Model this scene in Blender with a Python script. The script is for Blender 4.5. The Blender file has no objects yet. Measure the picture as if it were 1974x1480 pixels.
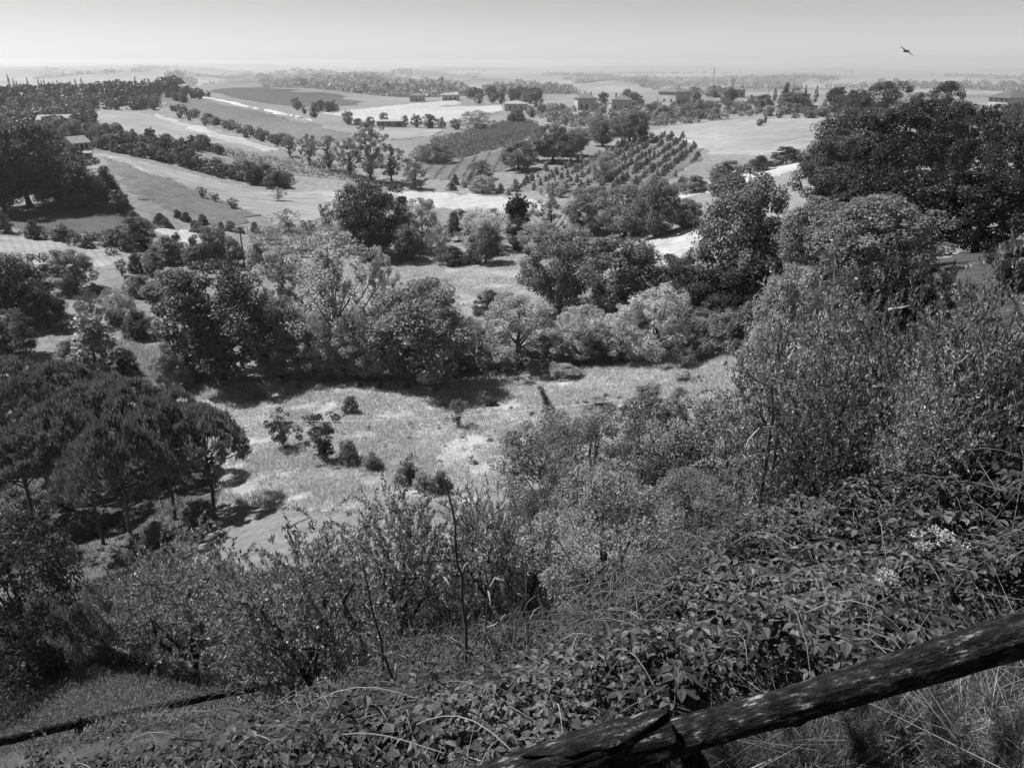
import bpy, math, random
import numpy as np
from mathutils import Vector, Matrix
from mathutils.geometry import delaunay_2d_cdt

# ------------------------------------------------------------------ camera, sky, sun, exposure
SC = bpy.context.scene
COL = SC.collection
F = 1500.0                      # focal length in photo pixels (photo 1974 x 1480)
PITCH = math.radians(22.5)
cam = bpy.data.objects.new('camera', bpy.data.cameras.new('camera'))
cam.data.sensor_width = 36.0
cam.data.lens = 36.0 * F / 1974.0
cam.data.clip_start = 0.05
cam.data.clip_end = 120000.0
cam.location = (0, 0, 0)
cam.rotation_euler = (math.pi / 2 - PITCH, 0, 0)
COL.objects.link(cam)
SC.camera = cam

SUN_AZ = math.radians(-68.0)    # from the view axis, negative = to the left
SUN_EL = math.radians(57.0)
world = bpy.data.worlds.new('World')
SC.world = world
world.use_nodes = True
wn, wl = world.node_tree.nodes, world.node_tree.links
wn.clear()
sky = wn.new('ShaderNodeTexSky')
sky.sky_type = 'NISHITA'
sky.sun_disc = False
sky.sun_elevation = SUN_EL
sky.sun_rotation = SUN_AZ
sky.altitude = 2000
sky.air_density = 0.5
sky.dust_density = 2.2
sky.ozone_density = 1.0
bw = wn.new('ShaderNodeRGBToBW')
bg = wn.new('ShaderNodeBackground')
bg.inputs['Strength'].default_value = 0.086
wo = wn.new('ShaderNodeOutputWorld')
wl.new(sky.outputs[0], bw.inputs[0])
wl.new(bw.outputs[0], bg.inputs['Color'])
wl.new(bg.outputs[0], wo.inputs[0])

sun = bpy.data.objects.new('sun', bpy.data.lights.new('sun', 'SUN'))
sun.data.energy = 5.0
sun.data.angle = math.radians(0.53)
sun.data.color = (1, 1, 1)
sd = Vector((math.sin(SUN_AZ) * math.cos(SUN_EL), math.cos(SUN_AZ) * math.cos(SUN_EL), math.sin(SUN_EL)))
sun.rotation_euler = sd.to_track_quat('Z', 'Y').to_euler()
sun.location = sd * 50
COL.objects.link(sun)

SC.view_settings.view_transform = 'Standard'
SC.view_settings.look = 'None'
SC.view_settings.exposure = 0.75
SC.view_settings.gamma = 1.0
SC.render.engine = 'CYCLES'
cy = SC.cycles
cy.use_denoising = True
cy.max_bounces = 3
cy.diffuse_bounces = 1
cy.glossy_bounces = 1
cy.transmission_bounces = 2
cy.volume_bounces = 1
cy.transparent_max_bounces = 4
cy.use_adaptive_sampling = True
cy.adaptive_threshold = 0.04
cy.caustics_reflective = False
cy.caustics_refractive = False

# ------------------------------------------------------------------ helpers
CP, SP = math.cos(PITCH), math.sin(PITCH)

def ray(px, py):
    xc = (px - 987.0) / F
    yc = (740.0 - py) / F
    return xc, CP + yc * SP, -SP + yc * CP

def P(px, py, Y):
    """the point seen at photo pixel px, py that lies Y metres ahead"""
    a, b, c = ray(px, py)
    return np.array((a / b * Y, Y, c / b * Y))

def hash2(ix, iy, seed):
    h = (ix * 374761393 + iy * 668265263 + seed * 974711) & 0xFFFFFFFF
    h = ((h ^ (h >> 13)) * 1274126177) & 0xFFFFFFFF
    h = (h ^ (h >> 16)) & 0xFFFFFFFF
    return h / 4294967295.0

def vnoise(x, y, seed=0):
    x = np.asarray(x, float); y = np.asarray(y, float)
    ix = np.floor(x).astype(np.int64); iy = np.floor(y).astype(np.int64)
    fx = x - ix; fy = y - iy
    fx = fx * fx * (3 - 2 * fx); fy = fy * fy * (3 - 2 * fy)
    a = hash2(ix, iy, seed); b = hash2(ix + 1, iy, seed)
    c = hash2(ix, iy + 1, seed); d = hash2(ix + 1, iy + 1, seed)
    return (a + (b - a) * fx) * (1 - fy) + (c + (d - c) * fx) * fy

def fbm(x, y, seed=0, oct=3):
    s, a, n = 0.0, 0.5, 0.0
    for k in range(oct):
        s = s + a * vnoise(x * 2 ** k, y * 2 ** k, seed + k); n += a; a *= .5
    return s / n

def sstep(a, b, x):
    t = np.clip((x - a) / (b - a), 0, 1)
    return t * t * (3 - 2 * t)

def mesh_from(name, V, faces, smooth=False):
    """V (n,3); faces: list of int arrays (m,k)"""
    V = np.ascontiguousarray(V, dtype=np.float32)
    faces = [np.asarray(f, dtype=np.int32) for f in faces if len(f)]
    me = bpy.data.meshes.new(name)
    me.vertices.add(len(V))
    me.vertices.foreach_set('co', V.ravel())
    li = np.concatenate([f.ravel() for f in faces])
    tot = np.concatenate([np.full(len(f), f.shape[1], np.int32) for f in faces])
    st = np.concatenate(([0], np.cumsum(tot)[:-1])).astype(np.int32)
    me.loops.add(len(li))
    me.loops.foreach_set('vertex_index', li)
    me.polygons.add(len(tot))
    me.polygons.foreach_set('loop_start', st)
    me.polygons.foreach_set('use_smooth', np.full(len(tot), bool(smooth)))
    me.update(calc_edges=True)
    return me

def obj(name, me, mat=None, parent=None):
    o = bpy.data.objects.new(name, me)
    COL.objects.link(o)
    if mat is not None:
        if not me.materials:
            me.materials.append(mat)
        if me.materials[0] is not mat:
            o.material_slots[0].link = 'OBJECT'
            o.material_slots[0].material = mat
    if parent is not None:
        o.parent = parent
    return o

def tag(o, label=None, cat=None, group=None, kind=None):
    if label: o['label'] = label
    if cat: o['category'] = cat
    if group: o['group'] = group
    if kind: o['kind'] = kind
    return o

def empty(name, loc, rz=0.0, scale=None):
    o = bpy.data.objects.new(name, None)
    o.empty_display_size = 0.2
    COL.objects.link(o)
    o.location = loc
    o.rotation_euler = (0, 0, rz)
    if scale is not None: o.scale = scale
    return o

class MB:
    """collects shapes into one mesh"""
    def __init__(s): s.v = []; s.q = []; s.t = []; s.n = 0
    def add(s, V, quads=(), tris=()):
        V = np.asarray(V, float)
        if len(quads): s.q.append(np.asarray(quads, int) + s.n)
        if len(tris): s.t.append(np.asarray(tris, int) + s.n)
        s.v.append(V); s.n += len(V)
    def tube(s, pts, rad, seg=6, caps=True):
        pts = np.asarray(pts, float); n = len(pts)
        rad = np.broadcast_to(np.asarray(rad, float), (n,))
        tan = np.gradient(pts, axis=0)
        tan /= np.linalg.norm(tan, axis=1)[:, None] + 1e-9
        ref = np.array((0, 0, 1.0)) if abs(tan[0, 2]) < .9 else np.array((1.0, 0, 0))
        V = []
        for i in range(n):
            a = np.cross(tan[i], ref); a /= np.linalg.norm(a) + 1e-9
            b = np.cross(tan[i], a)
            ang = np.arange(seg) * 2 * math.pi / seg
            V.append(pts[i] + rad[i] * (np.cos(ang)[:, None] * a + np.sin(ang)[:, None] * b))
        V = np.concatenate(V)
        Q = []
        for i in range(n - 1):
            for k in range(seg):
                k2 = (k + 1) % seg
                Q.append((i * seg + k, i * seg + k2, (i + 1) * seg + k2, (i + 1) * seg + k))
        T = []
        if caps:
            V = np.vstack([V, pts[0], pts[-1]])
            for k in range(seg):
                k2 = (k + 1) % seg
                T.append((n * seg, k2, k)); T.append((n * seg + 1, (n - 1) * seg + k, (n - 1) * seg + k2))
        s.add(V, Q, T)
    def box(s, x0, x1, y0, y1, z0, z1):
        V = [(x, y, z) for z in (z0, z1) for y in (y0, y1) for x in (x0, x1)]
        s.add(V, [(0, 2, 3, 1), (4, 5, 7, 6), (0, 1, 5, 4), (2, 6, 7, 3), (0, 4, 6, 2), (1, 3, 7, 5)])
    def build(s, name, mat, parent=None, smooth=False):
        me = mesh_from(name, np.concatenate(s.v), [np.concatenate(x) for x in (s.q, s.t) if x], smooth)
        return obj(name, me, mat, parent)
    def mesh(s, name, smooth=False):
        return mesh_from(name, np.concatenate(s.v), [np.concatenate(x) for x in (s.q, s.t) if x], smooth)

# ------------------------------------------------------------------ materials (a black and white world: every colour is a grey)
def new_mat(name):
    m = bpy.data.materials.new(name)
    m.use_nodes = True
    nt = m.node_tree
    nt.nodes.clear()
    out = nt.nodes.new('ShaderNodeOutputMaterial')
    return m, nt, out

def grey(v): return (v, v, v, 1)

def mat_leaf(name, v, trans=0.4, var=0.45, rough=0.45, spec=0.3):
    m, nt, out = new_mat(name)
    N, L = nt.nodes, nt.links
    geo = N.new('ShaderNodeNewGeometry')
    oi = N.new('ShaderNodeObjectInfo')
    ma = N.new('ShaderNodeMath'); ma.operation = 'MULTIPLY_ADD'
    ma.inputs[1].default_value = 2 * var * v; ma.inputs[2].default_value = v * (1 - var)
    L.new(geo.outputs['Random Per Island'], ma.inputs[0])
    mo = N.new('ShaderNodeMath'); mo.operation = 'MULTIPLY_ADD'
    mo.inputs[1].default_value = 0.5; mo.inputs[2].default_value = 0.75
    L.new(oi.outputs['Random'], mo.inputs[0])
    mm = N.new('ShaderNodeMath'); mm.operation = 'MULTIPLY'
    L.new(ma.outputs[0], mm.inputs[0]); L.new(mo.outputs[0], mm.inputs[1])
    pb = N.new('ShaderNodeBsdfPrincipled')
    pb.inputs['Roughness'].default_value = rough
    pb.inputs['Specular IOR Level'].default_value = spec
    tr = N.new('ShaderNodeBsdfTranslucent')
    L.new(mm.outputs[0], pb.inputs['Base Color']); L.new(mm.outputs[0], tr.inputs['Color'])
    mx = N.new('ShaderNodeMixShader'); mx.inputs[0].default_value = trans
    L.new(pb.outputs[0], mx.inputs[1]); L.new(tr.outputs[0], mx.inputs[2])
    L.new(mx.outputs[0], out.inputs['Surface'])
    return m

def mat_ground(name, lo, hi, scale=0.25, detail=8, bump=0.3, bscale=3.0, stretch=None, rot=0.0, lo2=None, big=0.02, lines=None, lrot=0.0):
    m, nt, out = new_mat(name)
    N, L = nt.nodes, nt.links
    tc = N.new('ShaderNodeTexCoord')
    mp = N.new('ShaderNodeMapping')
    mp.inputs['Rotation'].default_value = (0, 0, rot)
    if stretch: mp.inputs['Scale'].default_value = stretch
    L.new(tc.outputs['Object'], mp.inputs['Vector'])
    n1 = N.new('ShaderNodeTexNoise'); n1.inputs['Scale'].default_value = scale
    n1.inputs['Detail'].default_value = detail; n1.inputs['Roughness'].default_value = 0.68
    L.new(mp.outputs[0], n1.inputs['Vector'])
    n2 = N.new('ShaderNodeTexNoise'); n2.inputs['Scale'].default_value = big
    n2.inputs['Detail'].default_value = 3
    L.new(tc.outputs['Object'], n2.inputs['Vector'])
    r1 = N.new('ShaderNodeValToRGB')
    r1.color_ramp.elements[0].position = 0.32; r1.color_ramp.elements[0].color = grey(lo)
    r1.color_ramp.elements[1].position = 0.68; r1.color_ramp.elements[1].color = grey(hi)
    L.new(n1.outputs[0], r1.inputs[0])
    r2 = N.new('ShaderNodeValToRGB')
    r2.color_ramp.elements[0].position = 0.38; r2.color_ramp.elements[0].color = grey(lo2 if lo2 else 0.78)
    r2.color_ramp.elements[1].position = 0.62; r2.color_ramp.elements[1].color = grey(1.0)
    L.new(n2.outputs[0], r2.inputs[0])
    mu = N.new('ShaderNodeMixRGB'); mu.blend_type = 'MULTIPLY'; mu.inputs[0].default_value = 1
    L.new(r1.outputs[0], mu.inputs[1]); L.new(r2.outputs[0], mu.inputs[2])
    pb = N.new('ShaderNodeBsdfPrincipled')
    pb.inputs['Roughness'].default_value = 0.95
    pb.inputs['Specular IOR Level'].default_value = 0.1
    if lines:
        m2 = N.new('ShaderNodeMapping'); m2.inputs['Rotation'].default_value = (0, 0, lrot)
        L.new(tc.outputs['Object'], m2.inputs['Vector'])
        wv = N.new('ShaderNodeTexWave'); wv.wave_type = 'BANDS'; wv.bands_direction = 'Y'
        wv.inputs['Scale'].default_value = lines; wv.inputs['Distortion'].default_value = 2.5; wv.inputs['Detail'].default_value = 3; wv.inputs['Detail Scale'].default_value = .6
        L.new(m2.outputs[0], wv.inputs['Vector'])
        r3 = N.new('ShaderNodeValToRGB'); r3.color_ramp.elements[0].color = grey(.84); r3.color_ramp.elements[1].color = grey(1.0); r3.color_ramp.elements[1].position = .55
        L.new(wv.outputs['Fac'], r3.inputs[0])
        m3 = N.new('ShaderNodeMixRGB'); m3.blend_type = 'MULTIPLY'; m3.inputs[0].default_value = 1
        L.new(mu.outputs[0], m3.inputs[1]); L.new(r3.outputs[0], m3.inputs[2]); mu = m3
    L.new(mu.outputs[0], pb.inputs['Base Color'])
    n3 = N.new('ShaderNodeTexNoise'); n3.inputs['Scale'].default_value = bscale; n3.inputs['Detail'].default_value = 5
    L.new(mp.outputs[0], n3.inputs['Vector'])
    bu = N.new('ShaderNodeBump'); bu.inputs['Strength'].default_value = bump; bu.inputs['Distance'].default_value = 0.3
    L.new(n3.outputs[0], bu.inputs['Height']); L.new(bu.outputs[0], pb.inputs['Normal'])
    L.new(pb.outputs[0], out.inputs['Surface'])
    return m

def mat_plain(name, v, rough=0.8, nscale=4.0, var=0.25, bump=0.0, stretch=None):
    m, nt, out = new_mat(name)
    N, L = nt.nodes, nt.links
    tc = N.new('ShaderNodeTexCoord'); mp = N.new('ShaderNodeMapping')
    if stretch: mp.inputs['Scale'].default_value = stretch
    L.new(tc.outputs['Object'], mp.inputs['Vector'])
    n1 = N.new('ShaderNodeTexNoise'); n1.inputs['Scale'].default_value = nscale; n1.inputs['Detail'].default_value = 6
    L.new(mp.outputs[0], n1.inputs['Vector'])
    r1 = N.new('ShaderNodeValToRGB')
    r1.color_ramp.elements[0].position = 0.3; r1.color_ramp.elements[0].color = grey(v * (1 - var))
    r1.color_ramp.elements[1].position = 0.7; r1.color_ramp.elements[1].color = grey(v * (1 + var))
    L.new(n1.outputs[0], r1.inputs[0])
    pb = N.new('ShaderNodeBsdfPrincipled'); pb.inputs['Roughness'].default_value = rough
    L.new(r1.outputs[0], pb.inputs['Base Color'])
    if bump:
        bu = N.new('ShaderNodeBump'); bu.inputs['Strength'].default_value = bump; bu.inputs['Distance'].default_value = 0.02
        L.new(n1.outputs[0], bu.inputs['Height']); L.new(bu.outputs[0], pb.inputs['Normal'])
    L.new(pb.outputs[0], out.inputs['Surface'])
    return m

M = {}
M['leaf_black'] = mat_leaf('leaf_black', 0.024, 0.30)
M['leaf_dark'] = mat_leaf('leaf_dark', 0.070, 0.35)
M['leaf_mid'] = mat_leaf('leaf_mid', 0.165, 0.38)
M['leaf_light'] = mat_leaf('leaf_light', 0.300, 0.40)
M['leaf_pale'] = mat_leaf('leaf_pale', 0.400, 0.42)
M['needle'] = mat_leaf('needle', 0.150, 0.3, 0.5)
M['olive'] = mat_leaf('olive', 0.23, 0.25, 0.9, 0.38, 0.5)
M['olive_dark'] = mat_leaf('olive_dark', 0.105, 0.25, 0.9, 0.4, 0.45)
M['bramble'] = mat_leaf('bramble', 0.055, 0.30, 0.6, 0.5, 0.25)
M['bramble_young'] = mat_leaf('bramble_young', 0.10, 0.35, 0.6, 0.5, 0.25)
M['grass'] = mat_leaf('grass_blades', 0.500, 0.35, 0.4, 0.6, 0.1)
M['grass_dark'] = mat_leaf('grass_blades_dark', 0.10, 0.35, 0.5, 0.6, 0.1)
M['straw'] = mat_leaf('straw', 0.22, 0.2, 0.4, 0.6, 0.2)
M['flower'] = mat_leaf('flower', 0.450, 0.3, 0.2, 0.6, 0.1)
M['bark'] = mat_plain('bark', 0.055, 0.9, 6.0, 0.4, 0.6, (3, 3, 0.5))
M['bark_pale'] = mat_plain('bark_pale', 0.26, 0.8, 6.0, 0.35, 0.4, (3, 3, 0.6))
M['stem_dark'] = mat_plain('stem_dark', 0.09, 0.8, 8.0, 0.4)
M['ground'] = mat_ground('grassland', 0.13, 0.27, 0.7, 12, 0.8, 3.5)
M['bank'] = mat_ground('bank_soil_and_shade', 0.035, 0.09, 1.2, 8, 0.5, 5)  # soil of the near bank; also the painted shade on the right slope
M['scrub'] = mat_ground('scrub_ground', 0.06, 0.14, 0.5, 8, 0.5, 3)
M['meadow'] = mat_ground('meadow_grass', 0.22, 0.46, 1.1, 12, 0.8, 5, lo2=0.65, big=0.09)
M['stubble'] = mat_ground('stubble', 0.27, 0.45, 0.4, 10, 0.6, 2.0, lo2=.85, lines=.34, lrot=1.0)
M['pale_field'] = mat_ground('pale_field', 0.18, 0.35, 0.3, 10, 0.6, 2.0, (0.5, 1.5, 1), 0.5, lines=.3, lrot=.95)
M['mid_field'] = mat_ground('mid_field', 0.10, 0.19, 0.45, 10, 0.6, 2.0, lines=.34, lrot=.95)
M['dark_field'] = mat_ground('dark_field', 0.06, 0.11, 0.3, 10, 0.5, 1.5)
M['track'] = mat_plain('track', 0.38, 0.95, 0.5, 0.2)
M['plain_far'] = mat_ground('far_plain', 0.05, 0.30, 0.0016, 8, 0.0, 0.01, (0.6, 1.4, 1), 0.2)
M['wall_pale'] = mat_plain('plaster', 0.40, 0.9, 0.6, 0.2)
M['wall_stone'] = mat_plain('stone_wall', 0.28, 0.9, 2.0, 0.35)
M['roof'] = mat_plain('roof_tile', 0.11, 0.9, 2.0, 0.4)
M['roof_dark'] = mat_plain('roof_dark', 0.08, 0.95, 2.0, 0.4)
M['roof_pale'] = mat_plain('roof_pale', 0.24, 0.9, 2.0, 0.3)
M['opening'] = mat_plain('window_dark', 0.03, 0.3, 2.0, 0.2)
M['metal'] = mat_plain('metal', 0.35, 0.5, 3.0, 0.2)
M['wire'] = mat_plain('wire', 0.5, 0.4, 3.0, 0.1)
M['pole'] = mat_plain('pole_wood', 0.10, 0.9, 4.0, 0.3, 0.3, (3, 3, 0.3))
M['bird'] = mat_plain('bird_plumage', 0.02, 0.7, 20.0, 0.3)

# ------------------------------------------------------------------ terrain
CTRL = [  # px, py, metres ahead: where the ground seen at that pixel lies
    # near bank
    (600, 1478, 3.5), (100, 1478, 5.4), (987, 1478, 2.8), (1600, 1470, 2.35), (1960, 1440, 2.3),
    (1500, 1230, 3.7), (1900, 960, 6.0), (1700, 1130, 4.2), (1974, 1100, 4.4), (1250, 1290, 4.0), (900, 1330, 5.2),
    (600, 1375, 8.6), (130, 1470, 7.4), (300, 1300, 12.0), (60, 1340, 11.5), (380, 1310, 13.0), (1090, 1230, 9.6), (800, 1300, 8.0),
    (1300, 1100, 11.0), (1480, 1010, 9.5), (1600, 1010, 9.0), (1800, 960, 8.5), (1960, 900, 9.0),
    (250, 1130, 27.0), (60, 1200, 20), (600, 1130, 22), (1050, 1010, 21.0), (1300, 1010, 19.0), (1450, 880, 22.0), (1700, 760, 24), (1950, 650, 26),
    # valley meadow
    (265, 1070, 37.0), (340, 1000, 41.0), (100, 950, 45.0), (850, 1000, 36.0), (500, 900, 48.0), (1000, 900, 46.0), (900, 850, 52.5),
    (640, 760, 62.0), (1200, 760, 58.0), (850, 735, 66.0), (430, 730, 67.0), (1250, 692, 70.0), (1400, 690, 66.0), (100, 760, 62), (0, 850, 53),
    (100, 650, 77.0), (260, 690, 71.0), (280, 640, 79.0), (600, 640, 80), (1430, 655, 72),
    # beyond the treeline
    (900, 580, 92.0), (940, 545, 101.0), (900, 510, 112.0), (880, 480, 122.0), (1100, 560, 92), (1350, 595, 76.0), (1600, 560, 56.0), (1900, 492, 42.0), (1960, 475, 60),
    (1270, 482, 104.0), (1330, 450, 110.0), (1200, 520, 97), (1500, 470, 90), (1700, 400, 85), (1900, 360, 90), (1960, 300, 120), (1700, 300, 125), (1800, 330, 105),
    (100, 500, 108.0), (0, 470, 112.0), (250, 490, 112.0), (340, 460, 127.0), (540, 475, 122.0), (600, 540, 102), (150, 560, 94), (400, 520, 106),
    (150, 425, 131.0), (0, 425, 126.0), (0, 560, 93),
    (430, 430, 136.0), (250, 335, 163.0), (180, 297, 180.0), (400, 372, 164.0), (300, 312, 190.0), (430, 352, 185.0), (640, 387, 170.0), (560, 412, 150.0),
    (100, 390, 146), (30, 350, 165), (60, 310, 195),
    (330, 292, 206.0), (500, 342, 195.0), (580, 312, 215.0), (700, 332, 205.0), (800, 374, 183.0), (430, 300, 220), (700, 400, 160),
    (950, 412, 155.0), (930, 390, 170.0), (800, 382, 178.0), (1100, 420, 150), (1200, 400, 155),
    (870, 307, 235.0), (1020, 238, 340.0), (830, 272, 290.0), (830, 332, 212.0), (1000, 312, 220.0), (1010, 352, 195.0), (1150, 362, 180.0), (1300, 268, 280.0), (1190, 290, 250),
    (1300, 376, 152.0), (1545, 313, 165.0), (1430, 345, 158), (1450, 262, 260.0), (1350, 302, 225.0), (1400, 236, 320.0), (1620, 232, 290.0), (1550, 290, 215),
    (1300, 202, 450.0), (1500, 202, 400.0), (1950, 212, 340.0), (1750, 225, 300), (1300, 182, 560.0), (1150, 205, 450), (1100, 230, 370), (1500, 185, 520), (1900, 190, 480),
    # left hills
    (200, 216, 300.0), (530, 288, 245.0), (200, 252, 250.0), (350, 268, 245.0), (350, 240, 275.0), (450, 260, 262.0), (640, 285, 260),
    (450, 232, 360.0), (300, 188, 440.0), (400, 202, 420.0), (600, 256, 300.0), (700, 268, 290.0), (640, 232, 370.0),
    (450, 172, 620.0), (600, 168, 690.0), (720, 197, 560.0), (600, 197, 540.0), (500, 187, 560.0), (380, 168, 640),
    (800, 207, 500.0), (650, 227, 430.0), (900, 203, 520.0), (750, 243, 380.0), (1000, 200, 520), (850, 192, 590),
    (150, 190, 480.0), (20, 186, 480.0), (330, 168, 600.0), (100, 235, 330.0), (50, 265, 250), (20, 205, 390),
    (750, 190, 640), (900, 185, 680), (1100, 182, 660),
]
CTRL_W = [  # world points in dips that the view does not show: azimuth deg, distance, height
    (-22, 330, -28), (-18, 320, -29), (-14, 300, -29), (-26, 345, -25), (-24, 222, -22), (-12, 470, -27), (-8, 460, -28), (-20, 500, -21),
    (28, 30, -9.8), (33, 34, -8.8), (22, 28, -10.5), (26, 180, -17), (32, 220, -17),
    (-34, 2, -2.6), (0, 1.2, -1.75), (20, 1.0, -1.72), (38, 1.2, -1.65), (-20, 1.2, -1.85), (-42, 1.2, -1.9), (0, 0.6, -1.7), (42, 8, -2.8), (42, 20, -6),
    (40, 60, -11), (42, 120, -12), (42, 300, -16), (-42, 10, -9.5), (-42, 40, -25.5), (-42, 100, -25), (-42, 200, -21), (-42, 400, -17),
    (-40, 760, -32), (-25, 800, -34), (-10, 860, -42), (0, 860, -42), (10, 840, -40), (20, 760, -34), (32, 740, -32), (42, 740, -32),
    (-40, 1000, -62), (-25, 1000, -62), (-10, 1000, -66), (0, 1000, -66), (10, 1000, -64), (20, 1000, -60), (32, 1000, -60), (42, 1000, -60),
]
_pts = []
for (a, b, c) in CTRL:
    p = P(a, b, c)
    _pts.append((math.degrees(math.atan2(p[0], p[1])), math.hypot(p[0], p[1]), p[2]))
_pts += CTRL_W
_pts = np.array(_pts)

def uv(az, r): return np.stack([az / 6.0, 4.0 * np.log(np.maximum(r, .3))], -1)
_X = uv(_pts[:, 0], _pts[:, 1])
_C2 = 0.9
def _phi(a, b):
    d2 = ((a[:, None, :] - b[None, :, :]) ** 2).sum(-1)
    return -np.sqrt(d2 + _C2)
_n = len(_X)
_A = np.zeros((_n + 3, _n + 3))
_A[:_n, :_n] = _phi(_X, _X) + np.eye(_n) * 0.03
_A[:_n, _n] = 1; _A[:_n, _n + 1:] = _X
_A[_n, :_n] = 1; _A[_n + 1:, :_n] = _X.T
_W = np.linalg.solve(_A, np.concatenate([_pts[:, 2], np.zeros(3)]))

FAR_HILLS = [  # px, py of the top, distance, half width px, depth m
    (60, 128, 5200, 90, 500), (190, 127, 5600, 80, 450), (350, 131, 5200, 110, 420), (380, 124, 9500, 160, 900), (90, 121, 12000, 200, 900),
    (560, 137, 4200, 70, 350), (640, 144, 3200, 60, 260), (700, 148, 2700, 60, 230), (760, 137, 4000, 95, 330), (850, 142, 3900, 60, 260), (640, 158, 2000, 60, 180),
    (720, 160, 1800, 60, 160), (960, 150, 3000, 70, 230), (900, 129, 8000, 120, 600), (1060, 146, 4300, 90, 300), (1170, 158, 2500, 60, 200), (1230, 160, 2600, 50, 200),
    (1300, 148, 4200, 110, 350), (1440, 150, 4000, 90, 300), (1560, 151, 3600, 90, 300), (1680, 153, 3300, 80, 260), (1860, 163, 2400, 120, 200), (1800, 148, 5000, 120, 350),
    (1960, 152, 4300, 100, 350), (1200, 128, 9000, 200, 700), (1600, 133, 8000, 180, 700), (600, 122, 15000, 260, 1200), (1400, 125, 13000, 220, 1000), (1900, 137, 7000, 150, 500),
    (250, 140, 3300, 120, 260), (480, 152, 2300, 80, 170), (560, 160, 1700, 60, 130), (1000, 168, 1600, 80, 130), (820, 172, 1300, 80, 110), (700, 178, 1150, 90, 110), (940, 180, 1050, 70, 90),
    (150, 118.5, 20000, 200, 1500), (520, 118.0, 24000, 260, 1500), (1000, 118.6, 22000, 240, 1500), (1500, 117.6, 21000, 300, 1500), (1850, 117.8, 18000, 200, 1500), (820, 119.5, 15000, 130, 1000), (1250, 119.8, 14000, 160, 1000), (330, 120, 14000, 120, 900),
]
def z_far(x, y):
    r = np.hypot(x, y)
    z = -86 + 8 * (fbm(x / 700, y / 900, 11) - .5) * 2
    z = z + 20 * sstep(0.62, 0.95, vnoise(x / 900, y / 700, 21)) * sstep(1200, 2500, r)
    for (px, py, Y, hw, dep) in FAR_HILLS:
        c = P(px, py, Y)
        w = 1.5 * hw / F * Y
        g = np.exp(-np.abs((x - c[0] + .25 * w * (vnoise(y / 300, x / 400, 3) - .5)) / w) ** 3 - ((y - Y) / (dep * 1.5)) ** 2)
        z = np.maximum(z, -90 + (c[2] + 90) * g * (0.80 + .30 * vnoise(x / (w * .5), y / (dep * .8), 5)))
    return np.minimum(z, 6)

def ground_fn(x, y):
    x = np.asarray(x, float).ravel(); y = np.asarray(y, float).ravel()
    r = np.hypot(x, y); az = np.degrees(np.arctan2(x, y))
    azc = np.clip(az, -46, 46)
    out = np.empty_like(r)
    for i in range(0, len(r), 20000):
        s = slice(i, i + 20000)
        q = uv(azc[s], np.clip(r[s], .5, 1100))
        out[s] = _phi(q, _X) @ _W[:_n] + _W[_n] + q @ _W[_n + 1:]
    zf = z_far(x, y)
    k = sstep(720, 1250, r)
    z = out * (1 - k) + zf * k
    b = sstep(60, 110, np.abs(az)) * (1 - sstep(500, 2500, r))
    z = z * (1 - b) + (-1.75) * b
    nr = sstep(1.0, 1.6, r)
    z = z * nr + (-1.75) * (1 - nr)
    z = z + 0.28 * (fbm(x / 1.7, y / 1.7, 3) - .5) * sstep(4, 14, r) * (1 - sstep(150, 300, r))
    z = z + 0.45 * (fbm(x / 16, y / 16, 7) - .5) * sstep(20, 80, r) * (1 - sstep(600, 900, r))
    z = z + 0.05 * (fbm(x / .5, y / .5, 9) - .5) * sstep(1, 3, r) * (1 - sstep(30, 60, r))
    return z

AZ = np.concatenate([np.arange(-180, -44, 4.0), np.arange(-44, 44.01, 0.22), np.arange(46, 180, 4.0)])
RR = np.concatenate([np.geomspace(0.5, 900, 430), np.geomspace(930, 38000, 130)])
_az, _rr = np.meshgrid(np.radians(AZ), RR, indexing='ij')
GX, GY = np.sin(_az) * _rr, np.cos(_az) * _rr
GZ = ground_fn(GX, GY).reshape(GX.shape)
LR = np.log(RR)

def ground(x, y):
    """height of the terrain mesh"""
    x = np.asarray(x, float); y = np.asarray(y, float)
    az = np.degrees(np.arctan2(x, y)); lr = np.log(np.maximum(np.hypot(x, y), .5))
    i = np.clip(np.searchsorted(AZ, az) - 1, 0, len(AZ) - 2)
    j = np.clip(np.searchsorted(LR, lr) - 1, 0, len(LR) - 2)
    fi = np.clip((az - AZ[i]) / (AZ[i + 1] - AZ[i]), 0, 1); fj = np.clip((lr - LR[j]) / (LR[j + 1] - LR[j]), 0, 1)
    return (GZ[i, j] * (1 - fi) * (1 - fj) + GZ[i + 1, j] * fi * (1 - fj) + GZ[i, j + 1] * (1 - fi) * fj + GZ[i + 1, j + 1] * fi * fj)

_TY = np.geomspace(1.0, 15000, 900)
def at(px, py, ymin=0.0):
    """the first point of the ground seen at a photo pixel"""
    a, b, c = ray(px, py)
    x, z = a / b * _TY, c / b * _TY
    g = ground(x, _TY)
    below = (z < g) & (_TY > ymin)
    if not below.any():
        i = len(_TY) - 1
    else:
        i = int(np.argmax(below))
    if i == 0: Y = _TY[0]
    else:
        d0, d1 = z[i - 1] - g[i - 1], z[i] - g[i]
        t = d0 / (d0 - d1) if d0 != d1 else 0.5
        t = min(max(t, 0), 1)
        Y = _TY[i - 1] + t * (_TY[i] - _TY[i - 1])
    xx = a / b * Y
    return np.array((xx, Y, float(ground(xx, Y))))

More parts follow.
